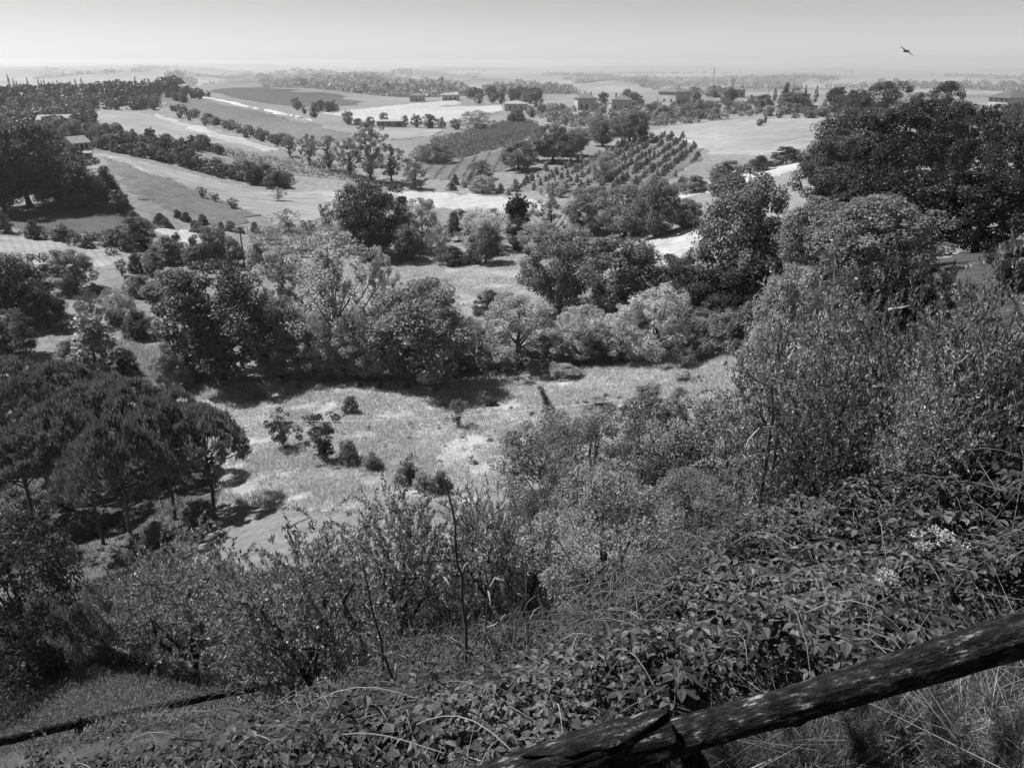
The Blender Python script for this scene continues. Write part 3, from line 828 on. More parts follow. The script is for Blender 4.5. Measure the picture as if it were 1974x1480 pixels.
# ------------------------------------------------------------------ trees and shrubs, one by one
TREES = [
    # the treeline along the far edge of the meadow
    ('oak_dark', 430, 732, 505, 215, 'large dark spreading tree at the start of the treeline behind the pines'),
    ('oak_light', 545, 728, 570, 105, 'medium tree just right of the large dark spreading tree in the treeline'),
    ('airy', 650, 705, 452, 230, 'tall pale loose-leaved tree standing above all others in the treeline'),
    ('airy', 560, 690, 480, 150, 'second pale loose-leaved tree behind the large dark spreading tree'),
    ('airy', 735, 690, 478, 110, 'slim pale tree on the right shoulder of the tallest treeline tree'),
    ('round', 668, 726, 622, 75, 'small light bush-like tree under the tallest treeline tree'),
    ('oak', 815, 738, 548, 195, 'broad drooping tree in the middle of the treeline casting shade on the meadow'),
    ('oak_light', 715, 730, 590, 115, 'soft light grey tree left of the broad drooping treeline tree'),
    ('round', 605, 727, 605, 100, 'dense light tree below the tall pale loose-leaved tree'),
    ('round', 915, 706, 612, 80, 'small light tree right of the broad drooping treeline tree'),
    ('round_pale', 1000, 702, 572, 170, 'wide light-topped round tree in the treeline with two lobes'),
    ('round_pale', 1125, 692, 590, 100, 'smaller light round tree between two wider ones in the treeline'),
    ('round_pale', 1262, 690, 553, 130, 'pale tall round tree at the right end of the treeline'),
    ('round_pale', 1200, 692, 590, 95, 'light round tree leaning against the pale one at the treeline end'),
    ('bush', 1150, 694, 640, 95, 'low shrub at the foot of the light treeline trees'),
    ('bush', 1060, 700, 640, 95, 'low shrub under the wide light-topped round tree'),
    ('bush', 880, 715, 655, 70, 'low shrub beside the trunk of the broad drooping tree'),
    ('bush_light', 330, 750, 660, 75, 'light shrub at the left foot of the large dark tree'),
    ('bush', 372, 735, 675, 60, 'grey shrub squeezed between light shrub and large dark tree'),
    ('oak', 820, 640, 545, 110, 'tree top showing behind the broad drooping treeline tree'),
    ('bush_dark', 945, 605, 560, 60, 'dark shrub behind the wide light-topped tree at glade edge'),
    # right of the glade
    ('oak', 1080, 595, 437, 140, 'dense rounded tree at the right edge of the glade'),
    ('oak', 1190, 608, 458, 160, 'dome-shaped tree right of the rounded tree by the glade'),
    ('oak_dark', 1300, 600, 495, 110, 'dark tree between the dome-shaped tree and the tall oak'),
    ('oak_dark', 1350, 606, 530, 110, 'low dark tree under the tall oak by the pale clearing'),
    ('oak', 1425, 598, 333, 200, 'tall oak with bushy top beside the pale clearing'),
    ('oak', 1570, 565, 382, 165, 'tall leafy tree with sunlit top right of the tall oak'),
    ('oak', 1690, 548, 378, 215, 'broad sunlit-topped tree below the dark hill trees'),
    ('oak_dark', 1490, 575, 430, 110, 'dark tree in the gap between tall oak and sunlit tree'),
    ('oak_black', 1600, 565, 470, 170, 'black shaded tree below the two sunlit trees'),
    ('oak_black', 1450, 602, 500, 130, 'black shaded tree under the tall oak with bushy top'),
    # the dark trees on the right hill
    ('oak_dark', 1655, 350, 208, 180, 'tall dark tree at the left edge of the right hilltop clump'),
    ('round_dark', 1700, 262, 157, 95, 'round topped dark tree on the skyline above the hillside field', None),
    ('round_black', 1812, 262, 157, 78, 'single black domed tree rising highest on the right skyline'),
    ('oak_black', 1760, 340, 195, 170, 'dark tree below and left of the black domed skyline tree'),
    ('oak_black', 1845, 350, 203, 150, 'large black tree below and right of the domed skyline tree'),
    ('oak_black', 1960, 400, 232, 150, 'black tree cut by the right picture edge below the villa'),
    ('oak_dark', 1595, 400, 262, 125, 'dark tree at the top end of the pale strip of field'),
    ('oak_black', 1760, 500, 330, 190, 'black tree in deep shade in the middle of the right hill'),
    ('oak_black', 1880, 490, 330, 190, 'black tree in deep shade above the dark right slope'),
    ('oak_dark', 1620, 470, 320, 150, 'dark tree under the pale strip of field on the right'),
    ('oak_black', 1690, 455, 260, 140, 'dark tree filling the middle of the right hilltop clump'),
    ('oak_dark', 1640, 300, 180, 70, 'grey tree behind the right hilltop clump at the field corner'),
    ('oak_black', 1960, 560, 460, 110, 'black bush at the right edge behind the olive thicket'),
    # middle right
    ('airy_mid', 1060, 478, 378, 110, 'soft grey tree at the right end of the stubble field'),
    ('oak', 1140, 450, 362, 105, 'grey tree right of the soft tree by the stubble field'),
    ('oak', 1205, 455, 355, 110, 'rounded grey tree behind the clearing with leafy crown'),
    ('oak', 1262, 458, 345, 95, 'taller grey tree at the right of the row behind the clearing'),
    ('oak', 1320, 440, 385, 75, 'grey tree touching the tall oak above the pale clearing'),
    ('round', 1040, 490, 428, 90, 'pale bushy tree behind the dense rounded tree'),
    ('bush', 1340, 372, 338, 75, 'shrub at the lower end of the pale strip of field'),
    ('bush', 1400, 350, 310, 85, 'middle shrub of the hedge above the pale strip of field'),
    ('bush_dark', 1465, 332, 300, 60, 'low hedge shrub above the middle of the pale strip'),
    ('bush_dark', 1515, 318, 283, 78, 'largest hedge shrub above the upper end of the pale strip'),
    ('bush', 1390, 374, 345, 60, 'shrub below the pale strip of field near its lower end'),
    ('round', 1165, 350, 290, 55, 'pale bushy tree standing among the lower orchard trees'),
    ('airy_pale', 1085, 372, 345, 60, 'pale tuft of a tree at the lower corner of the orchard'),
    # middle of the valley
    ('oak_dark', 725, 492, 345, 130, 'tall dark leafy tree standing before the stubble field'),
    ('round', 685, 480, 385, 95, 'light dome-shaped tree beside the tall dark leafy tree'),
    ('spray', 634, 450, 390, 32, 'narrow upright tree left of the light dome-shaped tree'),
    ('oak', 788, 502, 432, 72, 'tree to the right of the tall dark leafy tree'),
    ('round', 815, 480, 382, 75, 'light willow-like tree left of the stubble field trees'),
    ('airy_pale', 850, 500, 428, 62, 'thin pale tree with crooked trunk in the glade'),
    ('oak_dark', 885, 465, 403, 45, 'small dark tree between two pale willows'),
    ('oak', 936, 508, 432, 58, 'upright tree standing alone in front of a pale willow'),
    ('round_pale', 940, 482, 402, 110, 'pale willow with rounded top before the stubble field'),
    ('oak_dark', 1002, 480, 412, 52, 'small dark tree under the ivy-covered stump'),
    ('bush_dark', 872, 510, 474, 75, 'dark low shrub in the glade left of the lone upright tree'),
    ('bush', 905, 508, 480, 40, 'small shrub touching the lone upright tree'),
    ('spray', 597, 452, 424, 34, 'small upright bush on the field before the vine rows'),
    ('airy', 556, 445, 402, 62, 'pale twiggy tree at the lower edge of the pale field'),
    ('airy', 537, 388, 360, 34, 'small pale tree on the upper edge of the pale field'),
    ('airy_mid', 715, 348, 236, 100, 'tall feathery tree in the grove behind the grassy ridge'),
    ('airy_mid', 675, 338, 268, 75, 'feathery tree left of the tallest one in the grove'),
    ('airy_mid', 755, 350, 278, 70, 'feathery tree at the right end of the grove'),
    ('airy_mid', 635, 328, 262, 62, 'feathery tree in the left half of the grove'),
    ('airy_mid', 598, 318, 258, 55, 'feathery tree second from the left end of the grove'),
    ('airy_mid', 560, 302, 262, 50, 'feathery tree at the left end of the grove'),
    ('round_mid', 800, 364, 312, 44, 'small round tree at the end of the grassy ridge'),
    ('round_mid', 842, 314, 275, 65, 'large round shrub at the lower left corner of the vineyard'),
    ('round_mid', 815, 310, 280, 44, 'round shrub left of the large one by the vineyard'),
    ('round_mid', 928, 345, 310, 48, 'round shrub between young vineyard and orchard'),
    ('round', 930, 372, 338, 50, 'light shrub below the round one at the orchard foot'),
    ('oak', 1000, 328, 272, 72, 'round tree at the left end of the hedge above the orchard'),
    ('oak', 1065, 312, 240, 88, 'tall tree in the hedge between vineyard and orchard'),
    ('oak', 1105, 300, 246, 60, 'tree right of the tallest in the hedge above the orchard'),
    ('oak', 1162, 282, 226, 58, 'left one of two large trees at the top of the orchard'),
    ('oak', 1215, 274, 213, 76, 'right one of two large trees at the top of the orchard'),
    # the left slope and its shrubs
    ('bush_dark', 265, 478, 418, 72, 'largest dark shrub above the left meadow'),
    ('bush_dark', 68, 460, 424, 38, 'small dark shrub at the top edge of the left meadow'),
    ('bush_dark', 10, 448, 408, 28, 'dark shrub by the left picture edge above the meadow'),
    ('bush', 120, 462, 432, 60, 'grey low shrub between two dark ones above the left meadow'),
    ('bush_dark', 170, 478, 455, 32, 'tiny dark shrub on the bank of the left meadow'),
    ('bush', 215, 472, 440, 45, 'grey shrub left of the largest dark shrub'),
    ('bush', 325, 508, 455, 72, 'leafy shrub below and right of the largest dark shrub'),
    ('bush_dark', 345, 498, 448, 34, 'dark shrub beside the roadside field'),
    ('oak', 140, 562, 482, 85, 'rounded small tree on the slope below the left meadow'),
    ('oak_dark', 55, 622, 488, 125, 'large dark tree at the left below the meadow'),
    ('oak_dark', -15, 620, 470, 100, 'dark tree cut by the left picture edge below the meadow'),
    ('oak_dark', 95, 632, 545, 70, 'dark tree at the right side of the large dark left tree'),
    ('oak_dark', 20, 690, 600, 110, 'dark bushy tree above the pine tops at the left edge'),
    ('fine', 182, 632, 556, 44, 'narrow soft grey shrub left of the pale globe shrub'),
    ('fine_light', 232, 622, 553, 66, 'pale soft globe-shaped shrub on the left slope'),
    ('bush_dark', 268, 650, 596, 66, 'dark shrub with short trunk below the pale globe shrub'),
    ('sprig', 190, 722, 606, 100, 'pale young conical tree with spreading lower branches'),
    ('bush', 140, 712, 655, 50, 'shrub left of the pale young conical tree'),
    ('bush_dark', 250, 722, 670, 48, 'dark shrub right of the pale young conical tree'),
    ('spray', 235, 532, 500, 26, 'small slender bush left of a pair on the slope path'),
    ('bush_dark', 264, 526, 488, 32, 'small dark bush on the slope path above the dark spreading tree'),
    ('bush', 300, 530, 486, 46, 'bush right of the small dark bush on the slope path'),
    ('bush', 332, 575, 520, 120, 'wide bramble-like bush above the large dark spreading tree'),
    ('bush', 270, 568, 530, 60, 'low bush at the left end of the wide bramble-like bush'),
    ('oak', 410, 512, 434, 70, 'leafy tree left of the wooden power pole'),
    ('bush', 450, 515, 455, 50, 'leafy bush at the foot of the wooden power pole'),
    ('oak', 380, 515, 470, 50, 'small leafy tree in the thicket left of the power pole'),
    ('bush_light', 500, 520, 465, 60, 'pale bush just right of the wooden power pole'),
    ('bush_light', 545, 520, 475, 55, 'pale bush below the near vine rows'),
    ('fine_light', 505, 330, 300, 10, 'tiny pale bush on the grassy ridge vine rows'),
    ('bush_dark', 535, 362, 330, 46, 'dark shrub below the ridge vine rows'),
    # bushes on the field hedge line
    ('spray', 390, 382, 360, 22, 'left tuft bush on the line between pale and lower field'),
    ('spray', 415, 390, 370, 16, 'middle tuft bush on the line between pale and lower field'),
    ('spray', 447, 402, 382, 30, 'right tuft bush on the line between pale and lower field'),
    ('oak_dark', 60, 400, 230, 150, 'large dark tree on the left hillside beside the small house'),
    ('oak_dark', 165, 402, 298, 105, 'dark rounded tree standing below the small hillside house'),
    ('oak_dark', 110, 400, 320, 80, 'dark tree left of the rounded tree below the small house'),
    ('oak_black', 10, 410, 270, 110, 'black tree at the left edge of the left hillside'),
    ('oak_dark', 235, 410, 370, 40, 'small dark tree at the foot of the lower field'),
    ('oak_dark', 200, 395, 340, 60, 'dark tree hugging the lower corner of the lower field'),
    # hilltop and skyline trees
    ('far_dark', 328, 166, 138, 24, 'leftmost tree of the dark clump on the distant left hilltop'),
    ('far_dark', 350, 166, 135, 30, 'tallest tree of the dark clump on the distant left hilltop'),
    ('far_dark', 372, 168, 148, 20, 'rightmost tree of the dark clump on the distant left hilltop'),
    ('far_dark', 585, 167, 150, 18, 'dark tree on the skyline of the hilltop field'),
    ('far_dark', 612, 169, 156, 14, 'small dark tree right of the skyline tree on the hilltop field'),
    ('far_dark', 630, 170, 154, 12, 'last dark tree at the right of the hilltop field skyline'),
    ('far', 672, 240, 213, 22, 'egg-shaped tree at the lower edge of the white field'),
    ('far', 741, 240, 217, 17, 'upright egg-shaped tree above the low farm building'),
    ('far', 690, 242, 228, 18, 'low tree right of the egg-shaped tree by the white field'),
    ('far', 715, 243, 225, 18, 'rounded tree left of the low farm building'),
    ('far', 780, 244, 222, 16, 'small pointed tree right of the low farm building'),
    ('far', 803, 246, 220, 22, 'pointed tree in the row below the white field'),
    ('far', 830, 247, 220, 28, 'widest round tree in the row below the white field'),
    ('far', 852, 248, 226, 18, 'narrow tree after the widest one in the row below the white field'),
    ('far', 880, 250, 228, 24, 'soft tree between the row and the vineyard'),
    ('round', 920, 250, 213, 62, 'domed tree behind the top of the vineyard'),
    ('oak', 995, 240, 208, 34, 'tree at the top right corner of the vineyard'),
    ('cypress', 1033, 209, 184, 9, 'left of two dark cypresses by the distant houses'),
    ('cypress', 1042, 209, 182, 10, 'right of two dark cypresses by the distant houses'),
    ('cypress', 1550, 203, 164, 7, 'left one of two thin cypresses on the right ridge'),
    ('cypress', 1571, 203, 165, 8, 'right one of two thin cypresses on the right ridge'),
    ('cypress', 1427, 184, 166, 8, 'lone short cypress right of the umbrella-shaped trees'),
    ('cypress', 1493, 196, 170, 8, 'dark leaning cypress behind the right ridge trees'),
    ('cone_dark', 1512, 205, 159, 20, 'tall conical conifer on the right ridge'),
    ('round_mid', 1340, 188, 167, 30, 'left one of three flat-domed trees on the far ridge'),
    ('round_mid', 1376, 188, 165, 40, 'middle one of three flat-domed trees on the far ridge'),
    ('round_mid', 1404, 188, 167, 24, 'right one of three flat-domed trees on the far ridge'),
    ('oak', 1217, 202, 177, 30, 'round tree left of the large pale ridge house'),
    ('oak', 1525, 215, 178, 60, 'tree below the tall conical conifer on the right ridge'),
    ('oak', 1470, 214, 182, 36, 'tree left of the tall conical conifer on the right ridge'),
    ('oak_dark', 1610, 216, 168, 40, 'tree right of the two thin ridge cypresses'),
    ('oak_dark', 1650, 220, 172, 50, 'second tree right of the two thin ridge cypresses'),
    ('far', 1464, 244, 229, 13, 'small lone tree standing in the hillside field'),
    ('far', 1474, 239, 223, 8, 'slim lone tree just behind the other in the hillside field'),
    ('far', 1502, 228, 212, 16, 'left bush of three on the upper edge of the hillside field'),
    ('far_light', 1532, 229, 217, 18, 'middle bush of three on the upper edge of the hillside field'),
    ('far', 1562, 229, 213, 24, 'right bush of three on the upper edge of the hillside field'),
    ('oak', 1585, 226, 208, 30, 'bush at the right end of the hillside field top'),
    ('far_dark', 1760, 232, 178, 40, 'tree between the two highest trees of the right skyline'),
    # meadow shrubs
    ('spray', 885, 824, 768, 38, 'dark leafy shrub standing alone in the middle of the meadow'),
    ('bush', 677, 795, 762, 36, 'round shrub in the meadow left of the lone leafy shrub'),
    ('bush_dark', 950, 782, 766, 24, 'tiny dark shrub behind the lone leafy meadow shrub'),
    ('bush_light', 498, 768, 738, 36, 'small bright shrub at the left end of the meadow'),
    ('spray_dark', 546, 862, 792, 62, 'dark shrub at the left edge of the meadow under the wire'),
    ('spray_dark', 622, 888, 796, 80, 'largest dark shrub at the left edge of the meadow'),
    ('bush', 675, 895, 848, 45, 'leafy shrub leaning on the largest dark meadow shrub'),
    ('bush_light', 718, 905, 870, 42, 'bright-leaved bramble shrub in the meadow'),
    ('bush_dark', 790, 935, 892, 50, 'dark bramble clump at the near end of the meadow'),
    ('bush_light', 818, 948, 908, 50, 'bright bramble clump touching the dark one'),
    ('bush_dark', 852, 955, 908, 40, 'dark bramble clump behind the tall dry stem'),
    ('bush_light', 1090, 728, 700, 66, 'low leafy clump before the wide light-topped tree'),
    ('bush_light', 1068, 720, 696, 36, 'small clump left of the low leafy one'),
    ('spray', 1322, 712, 672, 36, 'twiggy shrub at the right end of the meadow'),
    ('bush_light', 1318, 740, 712, 50, 'low bramble clump at the right end of the meadow'),
    ('bush_light', 1345, 690, 650, 70, 'light bramble bank right of the treeline end'),
    ('bush', 1400, 672, 600, 100, 'grey shrub at the far right corner of the meadow'),
    ('bush_light', 1350, 665, 612, 80, 'light shrub between treeline end and the grey shrub'),
    ('bush_light', 1250, 768, 742, 60, 'low clump beside the wooden pole top'),
    ('bush_light', 1150, 790, 762, 60, 'low sprawling clump left of the wooden pole top'),
    ('bush', 1310, 770, 745, 40, 'small dark clump right of the wooden pole top'),
    # brush round the pine trunks
    ('bush', 115, 1082, 1030, 70, 'low brush left of the front umbrella pine trunk'),
    ('bush', 45, 1075, 1015, 80, 'low brush at the left edge under the pines'),
    ('bush', 305, 1045, 1005, 60, 'low brush between the front pine and the doubled trunk'),
    ('bush', 385, 1010, 965, 75, 'low brush under the right end of the pine group'),
    ('bush_light', 225, 1092, 1050, 60, 'bright low brush at the foot of the front umbrella pine'),
    ('bush', 165, 1030, 985, 60, 'low brush behind the short trunked umbrella pine'),
    # slope scrub in front
    ('round_mid', 1060, 985, 800, 200, 'mid grey bush at the near right corner of the meadow'),
    ('round_mid', 1240, 1005, 770, 170, 'rounded bush right under the bent-armed wooden pole top'),
    ('fine', 1140, 1000, 790, 210, 'broad leafy bush below the wooden pole top'),
    ('round_mid', 1335, 1010, 772, 215, 'tall leafy bush between pole top and olive thicket'),
    ('fine', 1405, 980, 770, 190, 'leafy bush at the left side of the olive thicket'),
    ('round_dark', 1270, 1050, 900, 180, 'dark bush in the hollow under the broad leafy bush'),
    ('fine', 1335, 1075, 905, 190, 'grey bush above the bramble bank'),
    ('fine_light', 1160, 1205, 898, 265, 'large round fine-leaved bush in the middle foreground'),
    ('fine', 1030, 1190, 935, 130, 'fine-leaved bush at the left of the large round one'),
    ('round_dark', 60, 1318, 985, 230, 'large dark fine-leaved bush by the left picture edge'),
    ('fine', 225, 1280, 1135, 150, 'soft grey bush right of the large dark left bush'),
    ('olive', 380, 1312, 1000, 270, 'olive tree with dark leaning trunk right of the soft grey bush'),
    ('olive', 610, 1362, 950, 330, 'nearest olive tree in front with slender dark trunk'),
    ('olive', 780, 1240, 930, 250, 'olive tree right of the nearest olive, behind dry stems'),
    ('olive', 940, 1200, 925, 190, 'thin olive behind the tallest dry stem'),
    ('olive', 1490, 1010, 555, 260, 'olive at the left end of the thicket with bare trunk'),
    ('olive', 1600, 1010, 520, 280, 'second olive of the right thicket with silvery leaves'),
    ('olive_dark', 1715, 1000, 500, 260, 'olive in the middle of the right thicket'),
    ('olive', 1835, 985, 466, 250, 'tallest olive of the right thicket with upright shoots'),
    ('olive', 1930, 960, 478, 220, 'olive at the right end of the thicket'),
    ('olive_dark', 1560, 1060, 680, 240, 'low olive in front of the right thicket'),
    ('olive', 1760, 1040, 640, 260, 'low olive in front of the middle of the right thicket'),
    ('olive_dark', 1910, 1000, 640, 220, 'low olive by the right picture edge'),
    ('bush', 1385, 645, 572, 120, 'grey bush in the shade below the tall oak with bushy top'),
    ('bush_dark', 1315, 628, 570, 100, 'dark bush between pale treeline end and the tall oak'),
    ('bush', 1450, 655, 582, 110, 'grey bush between the tall oak and the olive thicket'),
    ('oak_black', 1400, 622, 515, 150, 'black shaded tree in front of the tall oak trunk'),
    ('bush_light', 1500, 735, 585, 150, 'light leafy bush behind the left end of the olive thicket'),
    ('oak_dark', 1570, 640, 515, 170, 'dark tree behind the olive thicket under the sunlit tree'),
    ('bush', 1640, 640, 540, 150, 'grey bush behind the second olive of the thicket'),
    ('oak_black', 1730, 620, 500, 170, 'black bushy tree behind the middle of the olive thicket'),
    ('oak_light', 1500, 800, 512, 130, 'broad-leaved bush top behind the left end of olive thicket'),
]
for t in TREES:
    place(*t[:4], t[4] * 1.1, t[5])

PINES = [
    (265, 1072, 798, 195, 'front umbrella pine with straight trunk in full view'),
    (200, 1052, 850, 150, 'umbrella pine with short trunk left of the front one'),
    (338, 1005, 765, 165, 'umbrella pine with doubled trunk behind the front one'),
    (412, 985, 782, 178, 'umbrella pine at the right end of the pine group'),
    (70, 1010, 828, 190, 'umbrella pine near the left edge with thin trunk'),
    (140, 985, 775, 175, 'umbrella pine left of the doubled trunk pine'),
    (-10, 1000, 800, 180, 'umbrella pine cut by the left picture edge'),
    (90, 930, 722, 175, 'umbrella pine top in the second row near the left'),
    (195, 925, 738, 170, 'umbrella pine top in the middle of the second row'),
    (285, 915, 728, 165, 'umbrella pine top in the second row behind the doubled trunk'),
    (365, 925, 745, 130, 'umbrella pine top at the right end of the second row'),
    (50, 870, 688, 180, 'umbrella pine top in the back row near the left edge'),
    (150, 865, 695, 160, 'umbrella pine top in the middle of the back row'),
    (-30, 880, 700, 160, 'umbrella pine top at the left end of the back row'),
    (235, 870, 718, 130, 'umbrella pine top at the right end of the back row'),
]
for i, (px, b, t, w, lab) in enumerate(PINES):
    place('pine', px, b, t, w, lab, 'umbrella pines on the left slope', pi=i)

# woods: trees one can count but not tell apart
def scatter_px(pix, n, seed, gap=0.0):
    rng = np.random.default_rng(seed)
    W = world_poly(pix, 25)
    lo, hi = W.min(0), W.max(0)
    out = []
    tries = 0
    while len(out) < n and tries < n * 60:
        tries += 1
        x, y = rng.uniform(lo[0], hi[0]), rng.uniform(lo[1], hi[1])
        if not inside(W, np.array([x]), np.array([y]))[0]: continue
        if gap and any((x - a) ** 2 + (y - b) ** 2 < gap * gap for a, b in out): continue
        out.append((x, y))
    return out

def wood(pix, n, seed, kinds, hr, wr, label, group, gap=0.0):
    rng = np.random.default_rng(seed + 1)
    for (x, y) in scatter_px(pix, n, seed, gap):
        h = rng.uniform(*hr); w = h * rng.uniform(*wr)
        stand(kinds[rng.integers(len(kinds))], (x, y, float(ground(x, y))), w, h, label, group)

wood([(0, 215), (60, 205), (150, 200), (250, 200), (300, 195), (310, 215), (180, 212), (160, 245), (100, 260), (0, 290)], 70, 31, ['far_dark', 'far_dark', 'far'], (3.5, 6), (.8, 1.2), 'tree of the dark wood on the upper left hillside', 'trees of the left hillside wood', 3.2)
wood([(0, 290), (100, 262), (150, 262), (150, 300), (140, 400), (60, 395), (0, 395)], 30, 33, ['oak_dark', 'oak', 'oak_dark'], (4, 7), (.8, 1.2), 'tree of the lower left wood around the small house', 'trees around the small hillside house', 3.0)
wood([(0, 188), (120, 184), (250, 180), (330, 172), (330, 182), (250, 195), (100, 205), (0, 205)], 44, 35, ['far_dark'], (5.5, 9), (.6, 1.0), 'dark tree along the ridge top above the left wood', 'dark ridge trees at the upper left', 3.5)
for px, b, t in [(24, 188, 143), (33, 190, 152), (38, 190, 155), (52, 192, 160), (60, 190, 148), (80, 188, 153), (86, 188, 156), (91, 188, 154), (100, 188, 158), (108, 188, 157), (116, 188, 155), (125, 188, 158), (140, 186, 156), (150, 186, 152), (162, 186, 150), (205, 183, 158), (243, 180, 154), (264, 178, 147)]:
    place('cypress', px, b, t, 6, 'thin dark cypress of the row on the left ridge', 'cypresses along the left ridge')
wood([(385, 193), (370, 205), (330, 195), (300, 186), (330, 178)], 12, 37, ['far_dark'], (3, 5), (.8, 1.1), 'small dark tree at the top corner of the sloping field', 'trees at the sloping field corner', 4)
wood([(180, 250), (250, 264), (330, 275), (420, 285), (430, 300), (330, 290), (230, 275), (170, 262)], 30, 39, ['far', 'far_dark'], (2.4, 4.0), (.8, 1.1), 'tree in the row below the bright ridge field', 'row of trees below the ridge field', 3)
wood([(170, 285), (250, 300), (350, 322), (430, 345), (520, 360), (530, 345), (430, 325), (330, 300), (230, 285), (180, 275)], 34, 41, ['far_dark', 'far', 'oak_dark'], (2.0, 4.2), (.9, 1.3), 'tree in the dark belt above the upper pale field', 'dark belt above the upper pale field', 2.6)
wood([(325, 222), (420, 250), (530, 282), (560, 285), (420, 240), (330, 212)], 16, 43, ['far', 'far_dark'], (2, 3.6), (.8, 1.2), 'tree in the hollow behind the bright ridge field', 'trees behind the ridge field', 3)
wood([(340, 183), (350, 176), (410, 190), (390, 196)], 10, 45, ['far_dark'], (3, 5), (.8, 1.2), 'dark bush along the farm track on the slope', 'bushes along the farm track', 3)
wood([(560, 205), (640, 210), (650, 222), (600, 232), (560, 220)], 10, 47, ['far', 'far_dark'], (4, 7), (.8, 1.2), 'tree in the dip left of the white field', 'trees left of the white field', 4)
wood([(880, 192), (950, 184), (1050, 184), (1050, 200), (960, 202), (900, 203)], 32, 49, ['far', 'far_dark'], (5, 8), (.8, 1.1), 'tree of the wood behind the white field', 'wood behind the white field', 5)
wood([(1000, 222), (1060, 214), (1150, 208), (1260, 205), (1270, 235), (1180, 250), (1100, 245), (1060, 240)], 34, 51, ['far', 'far_light', 'far'], (2.5, 4.5), (.9, 1.4), 'garden tree on the slope below the distant houses', 'garden trees below the distant houses', 4.5)
wood([(1250, 212), (1330, 205), (1450, 205), (1600, 212), (1600, 224), (1450, 225), (1330, 236), (1260, 244)], 40, 53, ['far', 'far_light', 'far'], (3, 5), (.9, 1.4), 'bushy tree on the ridge above the hillside field', 'ridge trees above the hillside field', 4)
wood([(1090, 196), (1300, 190), (1500, 190), (1600, 200), (1400, 204), (1200, 204), (1090, 208)], 16, 55, ['far', 'far_dark'], (4, 7), (.8, 1.2), 'tree standing among the houses of the far ridge', 'trees among the ridge houses', 7)
wood([(1600, 225), (1750, 235), (1900, 235), (1974, 225), (1974, 250), (1800, 262), (1640, 262)], 14, 57, ['far_dark'], (5, 8), (.9, 1.2), 'dark tree on the ridge between the hill clump and villa', 'dark trees below the villa', 4)
wood([(300, 440), (240, 430), (330, 415), (420, 440), (500, 445), (480, 455), (380, 450)], 16, 61, ['bush', 'bush_dark'], (1.0, 2.0), (1.0, 1.5), 'low scrub bush along the road above the vine rows', 'roadside scrub bushes', 2)
wood([(1020, 372), (1100, 385), (1300, 395), (1320, 360), (1250, 380), (1150, 385)], 22, 63, ['oak', 'round', 'airy'], (1.6, 3.2), (.9, 1.3), 'bushy tree in the belt below the orchard', 'belt of trees below the orchard', 3)
wood([(850, 352), (900, 352), (1000, 368), (1010, 380), (930, 372), (860, 366)], 10, 65, ['bush', 'bush_light'], (1.5, 3), (.9, 1.3), 'low bush along the far edge of the stubble field', 'bushes along the stubble field', 2.5)
wood([(470, 742), (660, 740), (850, 742), (830, 755), (600, 752)], 14, 67, ['bush_light', 'bush'], (.35, .8), (1.2, 2), 'low weed clump at the shaded edge of the meadow', 'weed clumps along the treeline', 2)
wood([(520, 800), (1200, 760), (1400, 720), (1000, 900), (700, 900)], 54, 69, ['bush_light', 'bush_light', 'bush'], (.15, .5), (1.2, 2.2), 'small weed clump scattered over the open meadow', 'weed clumps in the meadow', 2)

# woods too far off to count: one mass each
def wood_mass(name, pts, hr, wr, mat, seed, label, ncl=9, nlf=10):
    rng = np.random.default_rng(seed)
    n = len(pts)
    x, y = pts[:, 0], pts[:, 1]
    h = rng.uniform(*hr, n); w = h * rng.uniform(*wr, n)
    k = np.repeat(np.arange(n), ncl * nlf)
    d = sph(rng, len(k))
    Pn = np.stack([x[k] + d[:, 0] * w[k] * .5, y[k] + d[:, 1] * w[k] * .5, ground(x, y)[k] + h[k] * (.5 + .5 * d[:, 2])], -1)
    face = d + rng.normal(0, .5, d.shape) + np.array((0, 0, .4))
    ax = np.cross(face, rng.normal(0, 1, d.shape))
    sz = (h * 3.0 / math.sqrt(ncl * nlf))[k]
    V, Q = leaves(Pn, ax, sz, sz * .8, rng, .2, face)
    tag(obj(name, mesh_from(name, V, [Q]), mat), label, 'wood', None, 'stuff')
def in_px(pix, n, seed):
    return np.array(scatter_px(pix, n, seed))
wood_mass('ridge_belt', in_px([(0, 192), (120, 186), (250, 181), (335, 172), (340, 182), (250, 192), (100, 202), (0, 206)], 150, 206), (3.5, 7.5), (.8, 1.3), M['leaf_dark'], 207, 'dark belt of trees along the left ridge top')
wood_mass('hillside_wood', in_px([(0, 212), (60, 203), (150, 198), (250, 198), (300, 193), (310, 215), (180, 214), (160, 248), (120, 290), (60, 330), (0, 340)], 170, 201), (3, 5), (.9, 1.3), M['leaf_dark'], 202, 'mass of dark undergrowth trees on the left hillside')
wood_mass('ridge_wood', np.vstack([in_px([(1000, 222), (1060, 212), (1150, 208), (1260, 206), (1270, 235), (1180, 250), (1100, 245), (1060, 240)], 90, 203), in_px([(1250, 215), (1330, 206), (1450, 206), (1600, 212), (1640, 224), (1450, 226), (1330, 238), (1260, 244)], 130, 204)]), (1.6, 3.4), (1.0, 1.5), M['leaf_mid'], 205, 'bushes merging into one belt along the right ridge')
